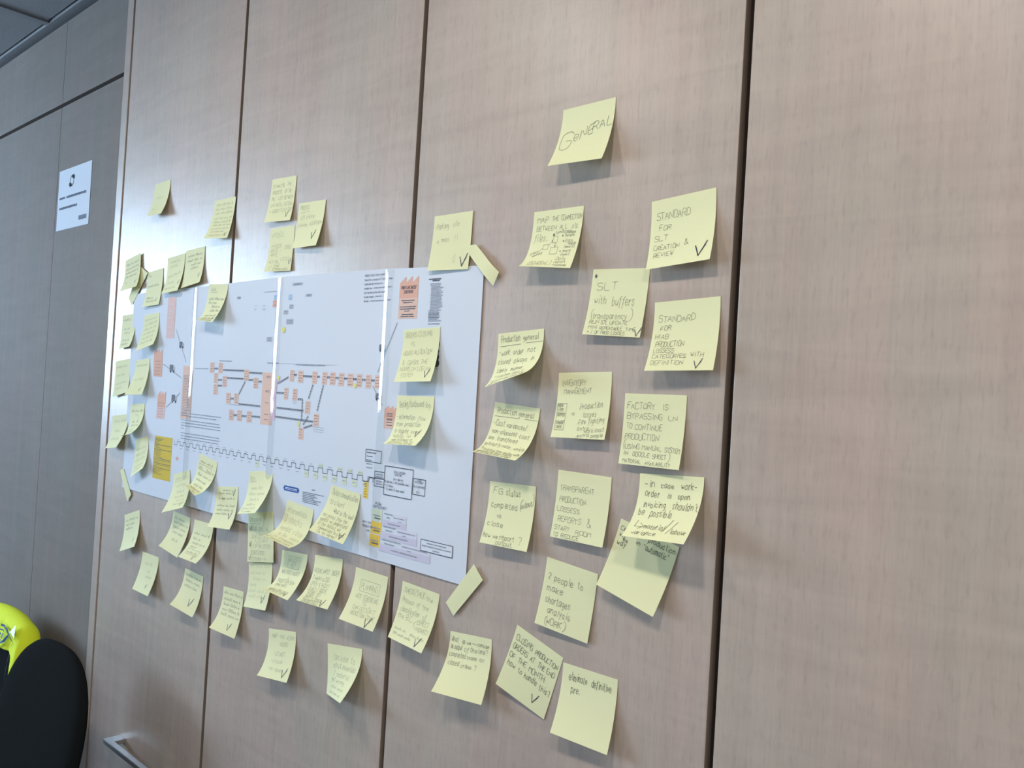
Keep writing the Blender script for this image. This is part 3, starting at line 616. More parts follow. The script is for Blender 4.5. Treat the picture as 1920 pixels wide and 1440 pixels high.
note(((934.4, 625.9), (1020, 616), (978, 700.7), (908.2, 725.8)), Q+'headed Production general, about work orders not closed always', [T(6, 12, 8, 32, 'Production'), T(43, 12, 7, 25, 'general'), L((4, 17), (40, 16)), L((48, 15.5), (75, 15)), T(4, 29, 7, 19, '-work'), T(29, 29, 7, 17, 'order'), T(53, 28, 7, 13, 'not'), T(5, 41, 7, 22, 'closed'), T(33, 41, 7, 24, 'always'), T(63, 40, 6, 5, 'in'), T(7, 53, 7, 20, 'timely'), T(34, 53, 6, 22, 'manner'), T(8, 62, 6, 30, '->system'), T(43, 62, 6, 20, "don't"), T(5, 69, 5, 24, 'record'), T(32, 69, 5, 40, 'the real time'), S(4, 74, 3, 26)], 'ink', pen=.65, curl=True)
note(((928, 753.6), (1012.8, 766.2), (965.6, 863.5), (885.4, 846.6)), Q+'headed Production general, about cost variances and hourly rate', [T(7, 13, 8, 33, 'Production'), T(43, 13, 7, 25, 'general'), L((4, 17), (45, 16)), L((54, 15.5), (75, 15.5)), T(4, 29, 7, 20, '-Cost'), T(27, 29, 6, 36, 'variances/'), T(6, 39, 6, 43, 'non-allocated'), T(54, 40, 5.5, 17, 'cost'), T(4, 48, 5.5, 10, 'are'), T(19, 48, 6, 36, 'transfered'), T(3, 57, 5, 6, 'to'), T(11, 57, 6, 22, 'hourly'), T(36, 57, 5, 16, 'rate,'), T(56, 58, 5, 18, 'which'), T(3, 63, 4, 5, 'is'), T(7, 67, 4.5, 24, '-hiding'), T(33, 67, 4, 10, 'the'), T(46, 67.5, 4, 28, 'reality with'), T(4, 71, 3.4, 60, 'general of hour hours'), T(3, 74.5, 3, 62, 'of production order')], 'ink', pen=.65, curl=True)
note(((1048, 699), (1147.6, 697), (1133, 824.8), (1032.2, 819.3)), Q+'reading INVENTORY MANAGEMENT with a small table vs production losses', [T(6, 16, 7, 35, 'INVENTORY', .02), T(10, 25, 6, 39, 'MANAGEMENT', .03), T(3, 40, 3.6, 8, 'WORK'), T(4, 45, 3.4, 8, 'LOSS'), T(4, 51, 3.6, 11, 'BUFFER'), T(4, 60, 3.4, 11, 'CHANGE'), T(5, 65, 3.4, 8, 'OVER'), BX(2.5, 36, 16, 47), L((2.5, 47), (3, 67), (16, 67), (16, 47)), L((2.7, 57), (16, 56)), T(24, 49, 4.5, 5, 'vs'), T(34, 43, 7, 33, '.Production', .1), T(41, 52, 6, 19, 'losses', .1), T(35, 60, 6, 12, '.Fire', .08), T(50, 59, 6.5, 22, 'fighting', .1), T(35, 67, 5, 17, '.extra', .06), T(46, 70, 5, 27, 'workload', .12), T(36, 74.6, 3.8, 18, '.extra', .05), T(57, 74, 4, 16, 'people', .06)], 'ink')
note(((1172.3, 737.3), (1288, 741.4), (1272.5, 881.6), (1159.3, 868.7)), Q+'reading FACTORY IS BYPASSING LN TO CONTINUE PRODUCTION', [T(4, 16, 6.5, 35, 'FACTORY'), T(48, 16, 5.5, 7, 'IS'), T(5, 27, 6.5, 44, 'BYPASSING'), T(56, 27, 6, 11, 'LN'), T(5, 37, 6, 7, 'TO'), T(16, 38, 6, 34, 'CONTINUE'), T(4, 49, 6.5, 43, 'PRODUCTION'), T(2.5, 60, 9, 4, '('), T(6, 59, 5, 18, 'USING'), T(28, 59, 5, 24, 'MANUAL'), T(56, 59.5, 5, 18, 'SYSTEM'), T(5, 66, 4.5, 6, 'IN'), T(17, 66.5, 4.5, 21, 'GOOGLE'), T(42, 67, 4.5, 17, 'SHEET'), T(60, 68, 8, 4, ')'), T(5, 74, 4, 24, 'MATERIAL'), T(34, 74.5, 4, 31, 'AVAILABILITY')], 'ink')
note(((919, 902), (1005, 912.2), (987, 1035), (898.8, 1016.6)), Q+'reading FG status completed (output) vs close, how we report output?', [T(7, 14, 8, 16, 'FG'), T(29, 15, 8, 24, 'status'), T(6, 31, 7, 44, 'completed'), T(52, 31, 12, 5, '('), T(55, 28, 6, 17, 'output', .28), T(71, 22, 11, 4, ')', .2), T(18, 43, 5.5, 8, 'vs'), T(5, 54, 7, 27, 'close'), T(3, 68, 6, 12, 'how'), T(19, 68, 5, 8, 'we'), T(30, 68, 6, 24, 'report'), T(26, 74.5, 5.5, 26, 'output'), T(60, 71, 9, 6, '?')], 'ink', pen=.65)
note(((1047.2, 880.6), (1146.9, 895), (1129, 1027), (1031.3, 1005.6)), Q+'reading TRANSPARENT PRODUCTION LOSSESS REPORTS & START ROOM TO REDUCE', [T(5, 22, 6, 49, 'TRANSPARENT'), T(6, 35, 6, 38, 'PRODUCTION'), T(4, 46, 5.5, 33, 'LOSSESS'), T(7, 57, 6, 34, 'REPORTS'), T(50, 59, 9, 6, '&'), T(4, 67, 5, 23, 'START'), T(36, 68, 5, 22, 'ROOM'), T(4, 74.5, 4.5, 7, 'TO'), T(16, 74.8, 4.5, 26, 'REDUCE')], 'ink')
note(((1164.7, 972), (1274, 1025.6), (1223.8, 1156.8), (1118, 1096)), Q+'mostly hidden at its top, reading production automatic way', [T(3, 11, 5, 8, 'Ce'), T(4, 18, 5, 8, 'wo'), T(10, 21, 4, 7, 'es'), T(40, 10, 6, 34, 'production'), T(4, 27, 5.5, 12, 'way'), T(26, 18, 5, 6, 'in'), T(36, 19, 6, 33, '"automatic"')], 'ink', pen=.8)
note(((1200, 887), (1320.3, 895), (1281.4, 1020.7), (1164.7, 1004.4)), Q+'reading in case work-order is open, curling over another note', [T(7, 14, 7, 13, '-in'), T(27, 14, 5.5, 16, 'case'), T(51, 14, 7, 19, 'work-'), T(9, 24, 7, 18, 'order'), T(36, 24, 6, 6, 'is'), T(49, 24, 6, 14, 'open'), T(9, 36, 7, 28, 'invoicing'), T(45, 36, 8, 30, "shouldn't"), T(6, 45, 8, 8, 'be'), T(21, 46, 8, 27, 'possible'), L((10, 52), (8, 60), (17, 60)), L((14, 55), (19, 59), (13, 63)), T(20, 62, 6, 26, 'material'), L((44, 64), (52, 48)), L((49, 66), (58, 50)), T(54, 65, 6, 19, 'labour'), T(9, 71, 6, 30, 'variance')], 'ink', base=.0012, pen=.75, curl=True)
note(((1026.2, 1043.8), (1121.5, 1076.6), (1100.8, 1207), (1001.9, 1167.8)), Q+'reading 2 people to make shortages analysis', [T(6, 24, 8, 38, '2 people'), T(50, 23, 8, 9, 'to'), T(7, 36, 7, 25, 'make'), T(8, 49, 8, 37, 'shortages'), T(14, 60, 7, 34, 'analysis'), T(12, 73, 9, 5, '('), T(16, 72, 7, 22, 'WORK'), T(39, 73, 9, 5, ')')], 'ink', pen=.65)
note(((1056.2, 1241.7), (1158.5, 1274.5), (1137.7, 1415.9), (1031, 1373.6)), Q+'reading eliminate definitive pre., touching the tilted closing-orders note', [T(10, 16, 8, 26, 'eliminate'), T(42, 16, 8, 27, 'definitive'), T(15, 29, 7, 13, 'pre.')], 'ink', pen=.75)
note(((970, 1171.2), (1056.2, 1233.6), (1021, 1348.4), (929.3, 1282)), Q+'tilted, reading CLOSING PRODUCTION ORDERS AT THE END', [T(5, 16, 7, 27, 'CLOSING'), T(37, 17, 6, 36, 'PRODUCTION'), T(4, 27, 7, 24, 'ORDERS'), T(33, 27, 6, 7, 'AT'), T(46, 28, 6, 11, 'THE'), T(60, 28, 6, 12, 'END'), T(3, 38, 6, 9, 'OF'), T(17, 38, 6, 14, 'THE'), T(36, 39, 7, 27, 'MONTH:'), T(4, 48, 7, 13, 'how'), T(22, 48, 6, 7, 'to'), T(33, 49, 7, 20, 'handle'), T(57, 50, 7, 17, 'this?'), K(51, 56, 12)], 'ink', pen=.75)
note(((844.5, 1182.8), (922, 1199), (902, 1322), (808.3, 1296.2)), Q+'asking what we consider as output of the line, its lower half empty', [T(4, 12, 6, 13, 'What'), T(24, 12, 5, 5, 'do'), T(32, 12, 4.5, 8, 'we'), T(42, 12, 5, 10, '****'), T(52, 12, 5, 21, 'consider'), T(4, 20, 6, 21, 'as output'), T(29, 21, 6, 8, 'of'), T(39, 20, 5.5, 13, 'the'), T(53, 20, 6, 18, 'line?'), T(4, 29, 6, 29, 'completed'), T(36, 29, 5.5, 17, 'crane'), T(58, 29, 5, 8, 'or'), T(6, 39, 6, 19, 'closed'), T(29, 40, 5.5, 18, 'crane'), T(51, 40, 6, 4, '?')], 'ink', pen=.6)
# --- bottom row
note(((755, 1089), (824.2, 1114.2), (789.7, 1225.2), (727, 1194)), Q+'reading CHECK / TALK the process of the classification, ticked', [T(7, 13, 7, 20, 'CHECK'), T(28, 13, 8, 21, '/TALK'), T(52, 14, 6, 14, 'the'), T(6, 26, 7, 24, 'Process'), T(36, 26, 7, 7, 'of'), T(48, 26, 6, 13, 'the'), T(6, 38, 7, 40, 'classification'), T(53, 38, 7, 8, 'of'), T(5, 47, 6, 13, 'the'), T(22, 47, 7, 14, 'B.C.'), L((46, 42), (39, 47), (46, 53)), T(47, 46, 6, 22, 'DIRECT'), T(47, 54, 5, 26, 'INDIRECT'), S(6, 62, 4, 24), S(40, 63, 4, 30), S(6, 69, 4, 40), K(54, 60, 13)], 'pencil')
note(((667.5, 1063), (727.5, 1082), (698.6, 1184.6), (634.9, 1160)), Q+'with the boxed heading PLANNING, ticked', [BX(17, 14, 62, 30), T(20, 27, 9, 38, 'PLANNING'), T(14, 41, 7, 13, 'NOT'), T(31, 41, 7, 33, 'SCHEDULING'), T(34, 48, 5, 8, 'IS'), T(16, 56, 6, 24, 'CAN DO'), T(43, 56, 7, 23, "DON'T"), T(17, 64, 6, 30, 'REDUCTION'), T(51, 64, 6, 18, 'DONE'), K(52, 60, 15)], 'pencil')
note(((614.3, 1206.3), (678.9, 1217), (637.5, 1318.6), (612, 1300.3)), Q+'twisted, reading Decision to shut, below the ticked row under the poster', [T(16, 22, 9, 33, 'Decision'), T(55, 22, 8, 10, 'to'), T(16, 33, 8, 20, 'shut'), T(39, 33, 7, 32, 'essentials'), T(18, 44, 7, 6, '2'), T(28, 45, 7, 34, 'material'), T(15, 53, 7, 12, 'get'), T(31, 54, 7, 24, 'wrong'), S(16, 63, 6, 45), S(16, 71, 5, 42)], 'pencil')
note(((504.3, 1178), (555, 1185), (537, 1280.4), (481.4, 1266.2)), Q+'reading map the work hours with start, close, re-open list', [T(10, 14, 7, 15, 'MAP'), T(32, 14, 6, 13, 'THE'), T(50, 14, 6, 24, 'WORK'), T(34, 25, 6, 22, 'HOURS'), T(20, 40, 6, 32, '-START'), T(18, 51, 6, 32, '-close'), T(16, 63, 6, 40, '-re-open'), K(56, 56, 15)], 'pencil')
note(((590.6, 1040), (642.7, 1048.5), (613.5, 1143), (555, 1125)), Q+'with a boxed word beside a thick tick, next to the PLANNING note', [T(4, 26, 7, 22, 'WORK'), T(28, 26, 7, 18, 'INPUT'), T(52, 26, 7, 20, 'ORDER'), T(5, 37, 7, 45, '2 weeks a DSO'), T(6, 46, 6, 50, 'OPEN X AUDIT'), T(5, 54, 6, 50, 'LEGACY / QUOTE'), T(10, 60, 5, 34, 'WORK AS'), T(11, 65, 4.5, 30, 'WORK IS'), T(10, 69, 4, 44, 'UNIT CLOSED'), BX(11, 70, 50, 75), T(14, 74.4, 3.4, 32, 'PRIORITIES'), K(53, 63, 12)], 'ink', curl=True)
note(((528.8, 1030.8), (577, 1040), (539, 1125.6), (491, 1103.8)), Q+'with a boxed heading and small arrows, below the Q-checks note', [BX(22, 7, 58, 26), T(25, 16, 6, 30, 'NO DUTY'), T(33, 24, 5, 14, 'SET'), T(10, 36, 6, 56, 'WORK ORDER PRIORITY'), L((38, 38), (38, 44)), L((36, 41), (38, 44), (40, 41)), T(9, 51, 6, 54, 'PRODUCTION SEEN'), T(12, 58, 5, 34, 'SPARE PARTS'), L((36, 59), (35, 64)), T(9, 68, 4, 50, 'WHERE WORK OUT'), T(10, 72, 4, 50, 'OR MOVE COPY'), K(56, 64, 9)], 'ink', curl=True)
note(((466.7, 1053.7), (510.4, 1054.8), (496.9, 1145), (456, 1137)), Q+'with faint grey lines hanging directly below the ORDERING note', [S(4, 9, 6, 66), S(6, 20, 6, 50), S(16, 30, 6, 40), S(6, 40, 6, 22), S(6, 50, 6, 64), S(8, 59, 6, 48), K(52, 52, 14)], 'faint', .0004)
note(((465, 960), (512.5, 960), (515, 1054.8), (463.5, 1052.7)), Q+'flat, with an underlined heading and three ticks at its edge', [T(6, 15, 6, 36, 'ORDERING'), L((6, 18), (40, 18)), K(5, 20, 9), T(10, 29, 6, 54, 'WORK SPECIAL'), T(6, 40, 6, 60, '. QUALITY STOP'), K(4, 44, 9), T(24, 47, 6, 34, 'LEAN'), T(8, 55, 6, 60, 'PLY IN THE SYSTEM'), T(6, 65, 6, 44, '. OLDER STOCKS'), K(4, 66, 8), T(10, 74, 5, 44, 'CUSTOMER + N')], 'pencil', .0009)
# --- notes over the lower edge of the poster
note(((467, 884), (511.5, 882.5), (477.5, 962), (444.8, 963.5)), Q+'headed Key, curling off the poster below the zigzag line', [T(6, 16, 8, 16, 'Key'), L((5, 18), (28, 17)), S(14, 31, 6, 38), S(8, 41, 6, 58), S(20, 51, 6, 36), S(16, 60, 5, 34), S(16, 67, 4, 44), S(14, 73, 3, 40), K(6, 62, 8)], 'pencil', curl=True)
note(((538.5, 937), (588, 955.8), (541.7, 1027.7), (491.7, 1003)), Q+'reading Intermediate Q-checks needed close to the source', [T(6, 18, 10, 56, 'Intermediate'), T(6, 33, 11, 50, 'Q-checks'), T(8, 48, 9, 28, 'needed'), T(44, 48, 9, 26, 'close'), T(14, 58, 7, 8, 'to'), T(27, 58, 7, 12, 'the'), T(48, 58, 6, 24, 'source'), T(14, 66, 5, 34, 'in the'), T(48, 66, 5, 22, 'process'), T(16, 73, 4, 54, 'immediate check'), K(4, 66, 7)], 'pencil', curl=True)
note(((620.8, 909), (676, 926.7), (642.7, 1020.4), (579, 994)), Q+'reading Delay communication to client, ending in do we agree?', [T(8, 13, 9, 18, 'Delay'), T(29, 13, 8, 44, 'communication'), T(8, 27, 8, 9, 'to'), T(20, 27, 8, 24, 'client'), T(22, 39, 7, 50, '-What is the lead'), T(6, 48, 6, 58, 'not prices from the'), T(6, 55, 6, 62, 'market we understand'), T(6, 62, 6, 52, 'ID the market we'), T(12, 68, 5, 58, 'communicate to client'), T(12, 74, 5, 46, '-Do we agree?'), K(60, 60, 12)], 'ink')
note(((406.5, 912), (446.4, 913), (429.9, 993), (388, 987)), Q+'with one blotted word and two ticks, on the poster lower edge', [S(24, 8, 4, 24), S(10, 14, 5, 44), K(58, 4, 12), D(13, 22, 1), L((22, 22), (33, 22), (22, 23), (33, 21), (22, 21), (33, 23)), S(38, 23, 5, 30), S(8, 36, 5, 62), S(10, 44, 5, 56), S(8, 51, 5, 46), K(54, 44, 14)], 'pencil', pen=.7)
note(((374.5, 850), (407.9, 867.2), (364.7, 929.4), (344.3, 906)), Q+'curled like a roll, with a boxed heading, covering another note', [S(10, 14, 6, 50), BX(6, 17, 60, 27), S(8, 26, 6, 20), S(40, 26, 6, 32), S(10, 38, 6, 20), S(36, 38, 6, 34), S(10, 48, 6, 50), S(12, 58, 6, 52), S(10, 66, 5, 58), S(12, 73, 4, 46)], 'pencil', .0012, pen=.8, curl=True)
note(((325.4, 889.6), (355.6, 880.8), (341.8, 951.8), (302.5, 961)), Q+'with faint writing, hanging beside the printed yellow list', [S(10, 13, 6, 56), L((8, 16), (66, 15)), S(18, 27, 6, 42), S(26, 40, 6, 30), S(24, 50, 5, 38), S(36, 58, 5, 30), S(30, 65, 5, 40), K(56, 62, 8)], 'faint', pen=.7)
note(((325.4, 958), (357.3, 971.5), (331.7, 1045.4), (297.2, 1023)), Q+'shaded at its top, half covered by the note with a boxed word', [S(8, 13, 6, 50), S(10, 21, 6, 60), S(12, 30, 6, 54), S(16, 40, 6, 44), S(26, 54, 6, 22)], 'pencil', pen=.7)
note(((364.7, 973.5), (400.3, 984), (366.7, 1056.7), (333.6, 1043.5)), Q+'with a boxed word above its tick, lapping over the shaded note', [S(8, 26, 6, 60), S(10, 36, 6, 30), S(12, 44, 6, 52), S(14, 51, 5, 22), BX(10, 54, 60, 64), S(14, 62, 5, 40), K(46, 63, 10)], 'pencil', .0012, pen=.7)
note(((419.2, 1098.9), (457, 1109.6), (439.2, 1197.7), (391.6, 1176.7)), Q+'with five lines then a tick, partly behind the faint grey note', [S(4, 12, 6, 68), S(6, 22, 6, 60), S(8, 31, 6, 58), S(8, 40, 6, 62), S(8, 48, 6, 64), K(44, 56, 13)], 'pencil', pen=.7)
note(((347.2, 1064.9), (381.3, 1081.4), (359.9, 1157.6), (318, 1133)), Q+'with three top lines and large tick, below the boxed-word note', [S(8, 12, 6, 60), S(10, 22, 6, 56), S(10, 32, 6, 48), K(44, 46, 17)], 'pencil', pen=.7)
note(((267.5, 1033.8), (298, 1045.4), (276.6, 1118), (247.5, 1103.8)), Q+'with a few faint words, lowest beside the cabinet stile', [S(18, 22, 7, 34), S(36, 36, 6, 12), S(34, 46, 6, 26), K(48, 56, 9)], 'faint', pen=.8)
note(((233.5, 965.7), (261.7, 956), (251.4, 1025), (223.8, 1033.8)), Q+'with three top lines, below the narrow strip at the poster corner', [S(6, 16, 6, 62), S(8, 25, 6, 44), S(10, 33, 5, 34), K(54, 54, 9)], 'pencil', pen=.8)
# --- far end of the poster
note(((253.9, 824.4), (278.2, 817.6), (267.5, 877.9), (243.8, 895)), Q+'bowed, with faint lines, hanging next to the printed yellow list', [S(8, 24, 6, 56), S(10, 36, 6, 50), S(8, 48, 6, 58), S(10, 60, 5, 50), S(10, 68, 5, 52)], 'faint', pen=.8)
note(((211, 779.7), (241.3, 775.8), (217, 839), (197.1, 840.4)), Q+'hanging from the stile edge, partly under a curled note', [S(12, 16, 7, 54), S(22, 38, 6, 28), S(14, 56, 6, 44)], 'faint', .0004, pen=.8)
note(((245.1, 758.3), (271.4, 756.4), (240.3, 814.3), (225.7, 816.7)), Q+'strongly curled with a drawn arc, over the note at the stile edge', [S(8, 17, 6, 64), L((30, 22), (46, 24), (54, 31), (48, 37)), S(20, 40, 6, 14), S(46, 40, 6, 14), S(16, 48, 6, 52), L((18, 55), (54, 54)), S(18, 62, 5, 40)], 'pencil', .0012, pen=.8, curl=True)
note(((217, 677.8), (245.1, 672), (238, 735), (210.7, 744.7)), Q+'with pale lines, lapped by the note with a dot on its corner', [S(8, 16, 6, 50), S(10, 34, 6, 40), S(8, 52, 6, 56), S(10, 62, 5, 30)], 'faint', .0004, pen=.8)
note(((255.4, 675.8), (281.1, 672), (265.6, 739.5), (232.9, 739.9)), Q+'nearly blank with a dot on its corner, over a paler note', [D(1.6, 3, 1.4), S(10, 14, 6, 56), S(12, 44, 6, 50), K(54, 60, 9)], 'faint', .0010, pen=.8)
note(((230, 591.8), (255.8, 587.4), (241.8, 649.6), (222.8, 654.4)), Q+'with short grey words, between the stile and the slanted-line note', [S(8, 14, 7, 40), S(14, 34, 7, 34), S(20, 43, 6, 28), S(14, 60, 6, 40), S(10, 69, 5, 44)], 'pencil', .0005, pen=.8)
note(((271, 591.3), (299.6, 585.4), (286.4, 645.7), (253.5, 658)), Q+'with closely spaced slanted lines, above the printed supplier symbol', [S(6, 14, 5, 60, .05), S(8, 24, 5, 58, .05), S(6, 34, 5, 60, .05), S(8, 44, 5, 54, .05), S(8, 54, 5, 50, .05), S(8, 64, 5, 40, .05), K(54, 56, 8)], 'faint', .0010, pen=.8)
note(((392, 533), (428, 533), (397.8, 603.9), (366.7, 599.6)), Q+'alone on the upper part of the poster, curling over a taped seam', [S(12, 13, 7, 24), L((12, 15), (40, 15)), S(8, 30, 6, 64), S(10, 37, 6, 36), S(30, 45, 6, 36), S(30, 53, 6, 40), S(14, 63, 5, 54), S(10, 69, 4, 60), S(8, 74, 4, 58), K(62, 64, 7)], 'ink', pen=.7, curl=True)
note(((235.4, 489.2), (264, 474), (255.4, 536.8), (224.3, 546.5)), Q+'with slanted lines covering the paper strip at the poster top corner', [S(8, 16, 5, 58), S(6, 26, 5, 62), S(6, 35, 5, 60), S(8, 45, 5, 54), D(18, 58, 1.4), K(58, 56, 9)], 'pencil', .0036, pen=.8)
note(((276.6, 511.5), (306.4, 502.4), (297.3, 570.8), (266.5, 575.7)), Q+'with corner dot and widely spaced lines, above the slanted-line note', [D(2, 4, 1.6), S(6, 12, 7, 16), S(10, 34, 6, 52), S(10, 60, 5, 30), S(12, 67, 5, 46), K(56, 60, 8)], 'pencil', .0008, pen=.8)
note(((315.1, 484.3), (347.6, 474.6), (332, 544.6), (302.5, 550.8)), Q+'with a corner dot and one diagonal line of writing', [D(2, 3, 1.4), S(14, 13, 6, 44), S(14, 22, 6, 30), S(10, 44, 5, 54, .12), S(14, 56, 5, 30), S(8, 68, 5, 50), K(62, 52, 9)], 'faint', .0006, pen=.8)
note(((348.8, 470.7), (384.6, 461.6), (373.5, 529), (338.5, 540.7)), Q+'with a few short centred lines and a tick, its top corner folded', [S(10, 15, 6, 40), S(46, 15, 6, 22), S(10, 25, 6, 58), S(26, 34, 6, 38), S(26, 41, 5, 30), K(60, 52, 10)], 'pencil', .0009, pen=.8)
note(((290.7, 346.7), (320, 336), (301.7, 400), (274, 405.7)), Q+'almost blank, highest on the door beside the stile', [S(20, 36, 6, 30), S(12, 62, 5, 18)], 'faint', pen=.7)
note(((402.9, 376.8), (442.2, 368.4), (425.7, 445.8), (382.3, 447.2)), Q+'filled with eight close lines, lapping over a door gap', [S(10, 12, 5, 58), S(8, 20, 5, 56), S(10, 28, 5, 60), S(10, 38, 5, 62), S(12, 45, 5, 58), S(12, 51, 4, 60), S(10, 58, 4, 60), S(12, 64, 4, 46), S(12, 71, 4, 54), K(62, 64, 8)], 'pencil')
note(((510.7, 336.9), (556.4, 328.8), (543.3, 412.8), (494.7, 417)), Q+'reading to analyse the process, topmost of a trio above the poster', [T(5, 16, 6, 38, 'TO ANALYSE'), T(50, 15, 6, 13, 'THE'), T(8, 27, 6, 28, 'PROCESS'), T(45, 27, 6, 8, 'OF'), T(56, 27, 6, 10, 'THE'), T(8, 38, 6, 12, 'BILL'), T(28, 38, 6, 14, 'LIST'), T(46, 38, 6, 26, 'BETWEEN'), T(8, 49, 6, 32, 'LATE SALES'), L((42, 52), (50, 42)), T(50, 49, 6, 24, 'ACTUAL'), T(8, 60, 5, 4, '+'), T(16, 60, 6, 44, 'SUBSTITUTE'), T(63, 59, 6, 11, 'DAY'), K(58, 58, 11)], 'pencil', .0009)
note(((507.7, 429.9), (553, 422), (544.3, 507.5), (494.1, 509.4)), Q+'reading INVOICE with a circled word near its bottom', [T(6, 16, 8, 38, 'INVOICE'), T(8, 34, 6, 32, 'INVOICE'), T(8, 42, 6, 22, 'WRITE'), T(36, 42, 4, 4, 'i'), T(50, 38, 6, 18, 'ZERO'), T(10, 49, 5, 20, 'WRITE'), T(8, 61, 5, 28, 'ACTIVE'), T(42, 58, 6, 28, 'LISTED'), L(*[(34+8*math.cos(t*.5), 66-5.5*math.sin(t*.5)) for t in range(14)]), T(29, 68, 4, 11, 'map'), L((20, 66), (12, 69), (14, 74)), T(24, 74.4, 4.5, 44, 'All System Invoice'), K(66, 55, 10)], 'pencil', .0004)
note(((560.8, 381.7), (611, 373.9), (591.9, 459.8), (547.6, 465.9)), Q+'with an underlined heading, lapping over the INVOICE note', [T(6, 12, 7, 26, 'PROCESS'), L((8, 17), (34, 15)), T(4, 27, 6, 46, '. off siding'), T(4, 40, 6, 28, 'following'), T(38, 39, 6, 36, 'ADDENDA'), K(50, 48, 15)], 'pencil', .0012)
note(((815, 406), (887, 395), (877, 504.6), (800.8, 507.7)), Q+'reading Parking site a mess !!, over the poster top edge', [T(7, 19, 8, 24, 'Parking'), T(39, 18, 7, 13, 'site', .05), T(10, 38, 5, 4, 'a'), T(19, 37, 6, 15, 'mess'), T(44, 37, 9, 3, '!'), T(48, 37, 9, 3, '!'), L((48, 56), (46, 62), (48, 67), (50, 62), (49, 54)), K(59, 55, 17)], 'pencil', .0016)
note(((757.7, 618.5), (825.4, 613), (806.7, 715), (738.3, 716)), Q+'reading ORDERS CLOSING VS HOURS ALLOCATION, on the poster', [T(4, 12, 7, 25, 'ORDERS'), T(33, 11, 7, 28, 'CLOSING'), T(18, 24, 6, 8, 'VS'), T(5, 37, 6, 19, 'HOURS'), T(28, 36, 7, 36, 'ALLOCATION'), T(7, 51, 8, 5, '&'), T(18, 51, 6, 24, 'CONTROL'), T(46, 50, 6, 13, 'THE'), T(6, 60, 6, 20, 'HOURS'), T(30, 60, 5.5, 8, 'ON'), T(42, 60, 6, 24, 'LOG-IN'), T(10, 69, 6, 25, 'SYSTEM'), K(58, 57, 13)], 'pencil')
note(((745, 741.4), (814.4, 743.7), (778, 835.7), (716.8, 831.8)), Q+'reading Testing / Outbound log, on the poster above the framed totals', [T(6, 16, 9, 18, 'Testing'), T(25, 16, 11, 4, '/'), T(29, 15, 8, 28, 'Outbound'), T(60, 15, 8, 13, 'log.'), T(5, 33, 7, 38, '-information'), T(50, 34, 6, 16, 'flow'), T(6, 43, 6, 14, 'from'), T(25, 43, 7, 34, 'production'), T(6, 53, 6, 6, 'to'), T(15, 53, 7, 24, 'shipping,'), T(45, 53, 5, 18, 'poor'), T(7, 61, 6, 28, 'visibility,'), T(41, 61, 5, 8, 'no'), T(10, 67, 5, 48, 'map catalogues to'), T(8, 71.5, 4, 56, 'customer file to'), T(8, 75, 3, 58, 'look at online system'), K(55, 47, 12)], 'ink', curl=True)
# --- paper strips at the poster corners
def strip(quad, label, base=.0030, lift=0.0):
    p = [onwall(*q, base) for q in quad]; b = MB(); n = 10
    for i in range(n+1):
        t = i/n; y = -(base+lift*(t-.0)**2*math.sin(math.pi*min(t, .98)))
        for a, c in ((0, 3), (1, 2)):
            b.v.append((p[a][0]+(p[c][0]-p[a][0])*t, y, p[a][1]+(p[c][1]-p[a][1])*t))
    for i in range(n): k = 2*i; b.f.append((k, k+2, k+3, k+1))
    o = b.build('paper_strip', 'note', smooth=True); s = o.modifiers.new('thickness', 'SOLIDIFY'); s.thickness = .00016; s.offset = -1 if o.data.polygons[0].normal.y < 0 else 1; s.use_rim = False
    c = Vector(o.data.vertices[0].co); o.data.transform(Matrix.Translation(-c)); o.location = c
    return tag(o, label, 'paper strip', 'yellow paper strips holding the poster')
strip(((868, 462), (892, 458), (936, 510), (925, 536)), 'yellow paper strip curving out from behind the Parking site note', .0042, .006)
strip(((888.4, 1057.9), (905.2, 1087.7), (849.9, 1154.8), (835.8, 1129.5)), 'bare yellow paper strip across the free bottom corner of the poster, near FG status', .0034)
strip(((225.1, 881.8), (231.5, 877.9), (245.7, 927.5), (238.3, 940.7)), 'narrow yellow paper strip at the poster bottom corner beside the stile', .0032)
strip(((264, 500), (277, 512), (247, 573), (241, 558)), 'yellow paper strip mostly hidden behind a slanted-line note at the poster top corner', .0026)

# ---------------------------------------------------------------- paper sign on the cupboard door
sg = tag(empty('paper_sign', (-2.2, PY, H+.42)), 'small white paper sign with logo on the matte cupboard door', 'sign')
sx0, sx1, sz0, sz1 = -2.3035, -2.0935, H+.3475, H+.5010; sy = PY-.0006
def sq(name, m, x0, x1, z0, z1, y): b = MB(); b.quad((x0, y, z0), (x1, y, z0), (x1, y, z1), (x0, y, z1)); return rel(b.build(name, m), sg)
sb = box('sheet', 'sheet', sx0, sx1, sy-.0002, sy, sz0, sz1); rel(sb, sg)
def sf(x, z): return (x, sy-.0005, z)
sf.unit = .001
def spt(fx, fz): return sx0+(sx1-sx0)*fx, sz0+(sz1-sz0)*fz
b = MB(); cx, cz = spt(.42, .78)
for s in (1, -1):
    b.poly([sf(cx+s*dx, cz+s*dz) for dx, dz in ((.002, .006), (.016, .003), (.019, .010), (.010, .016), (-.002, .013))])
for k in range(10):
    t0, t1 = k*.628, (k+1)*.628; b.quad(sf(cx+.011*math.cos(t0), cz+.011*math.sin(t0)), sf(cx+.014*math.cos(t0), cz+.014*math.sin(t0)), sf(cx+.014*math.cos(t1), cz+.014*math.sin(t1)), sf(cx+.011*math.cos(t1), cz+.011*math.sin(t1)))
rel(b.build('logo', 'p_black'), sg)
b = MB()
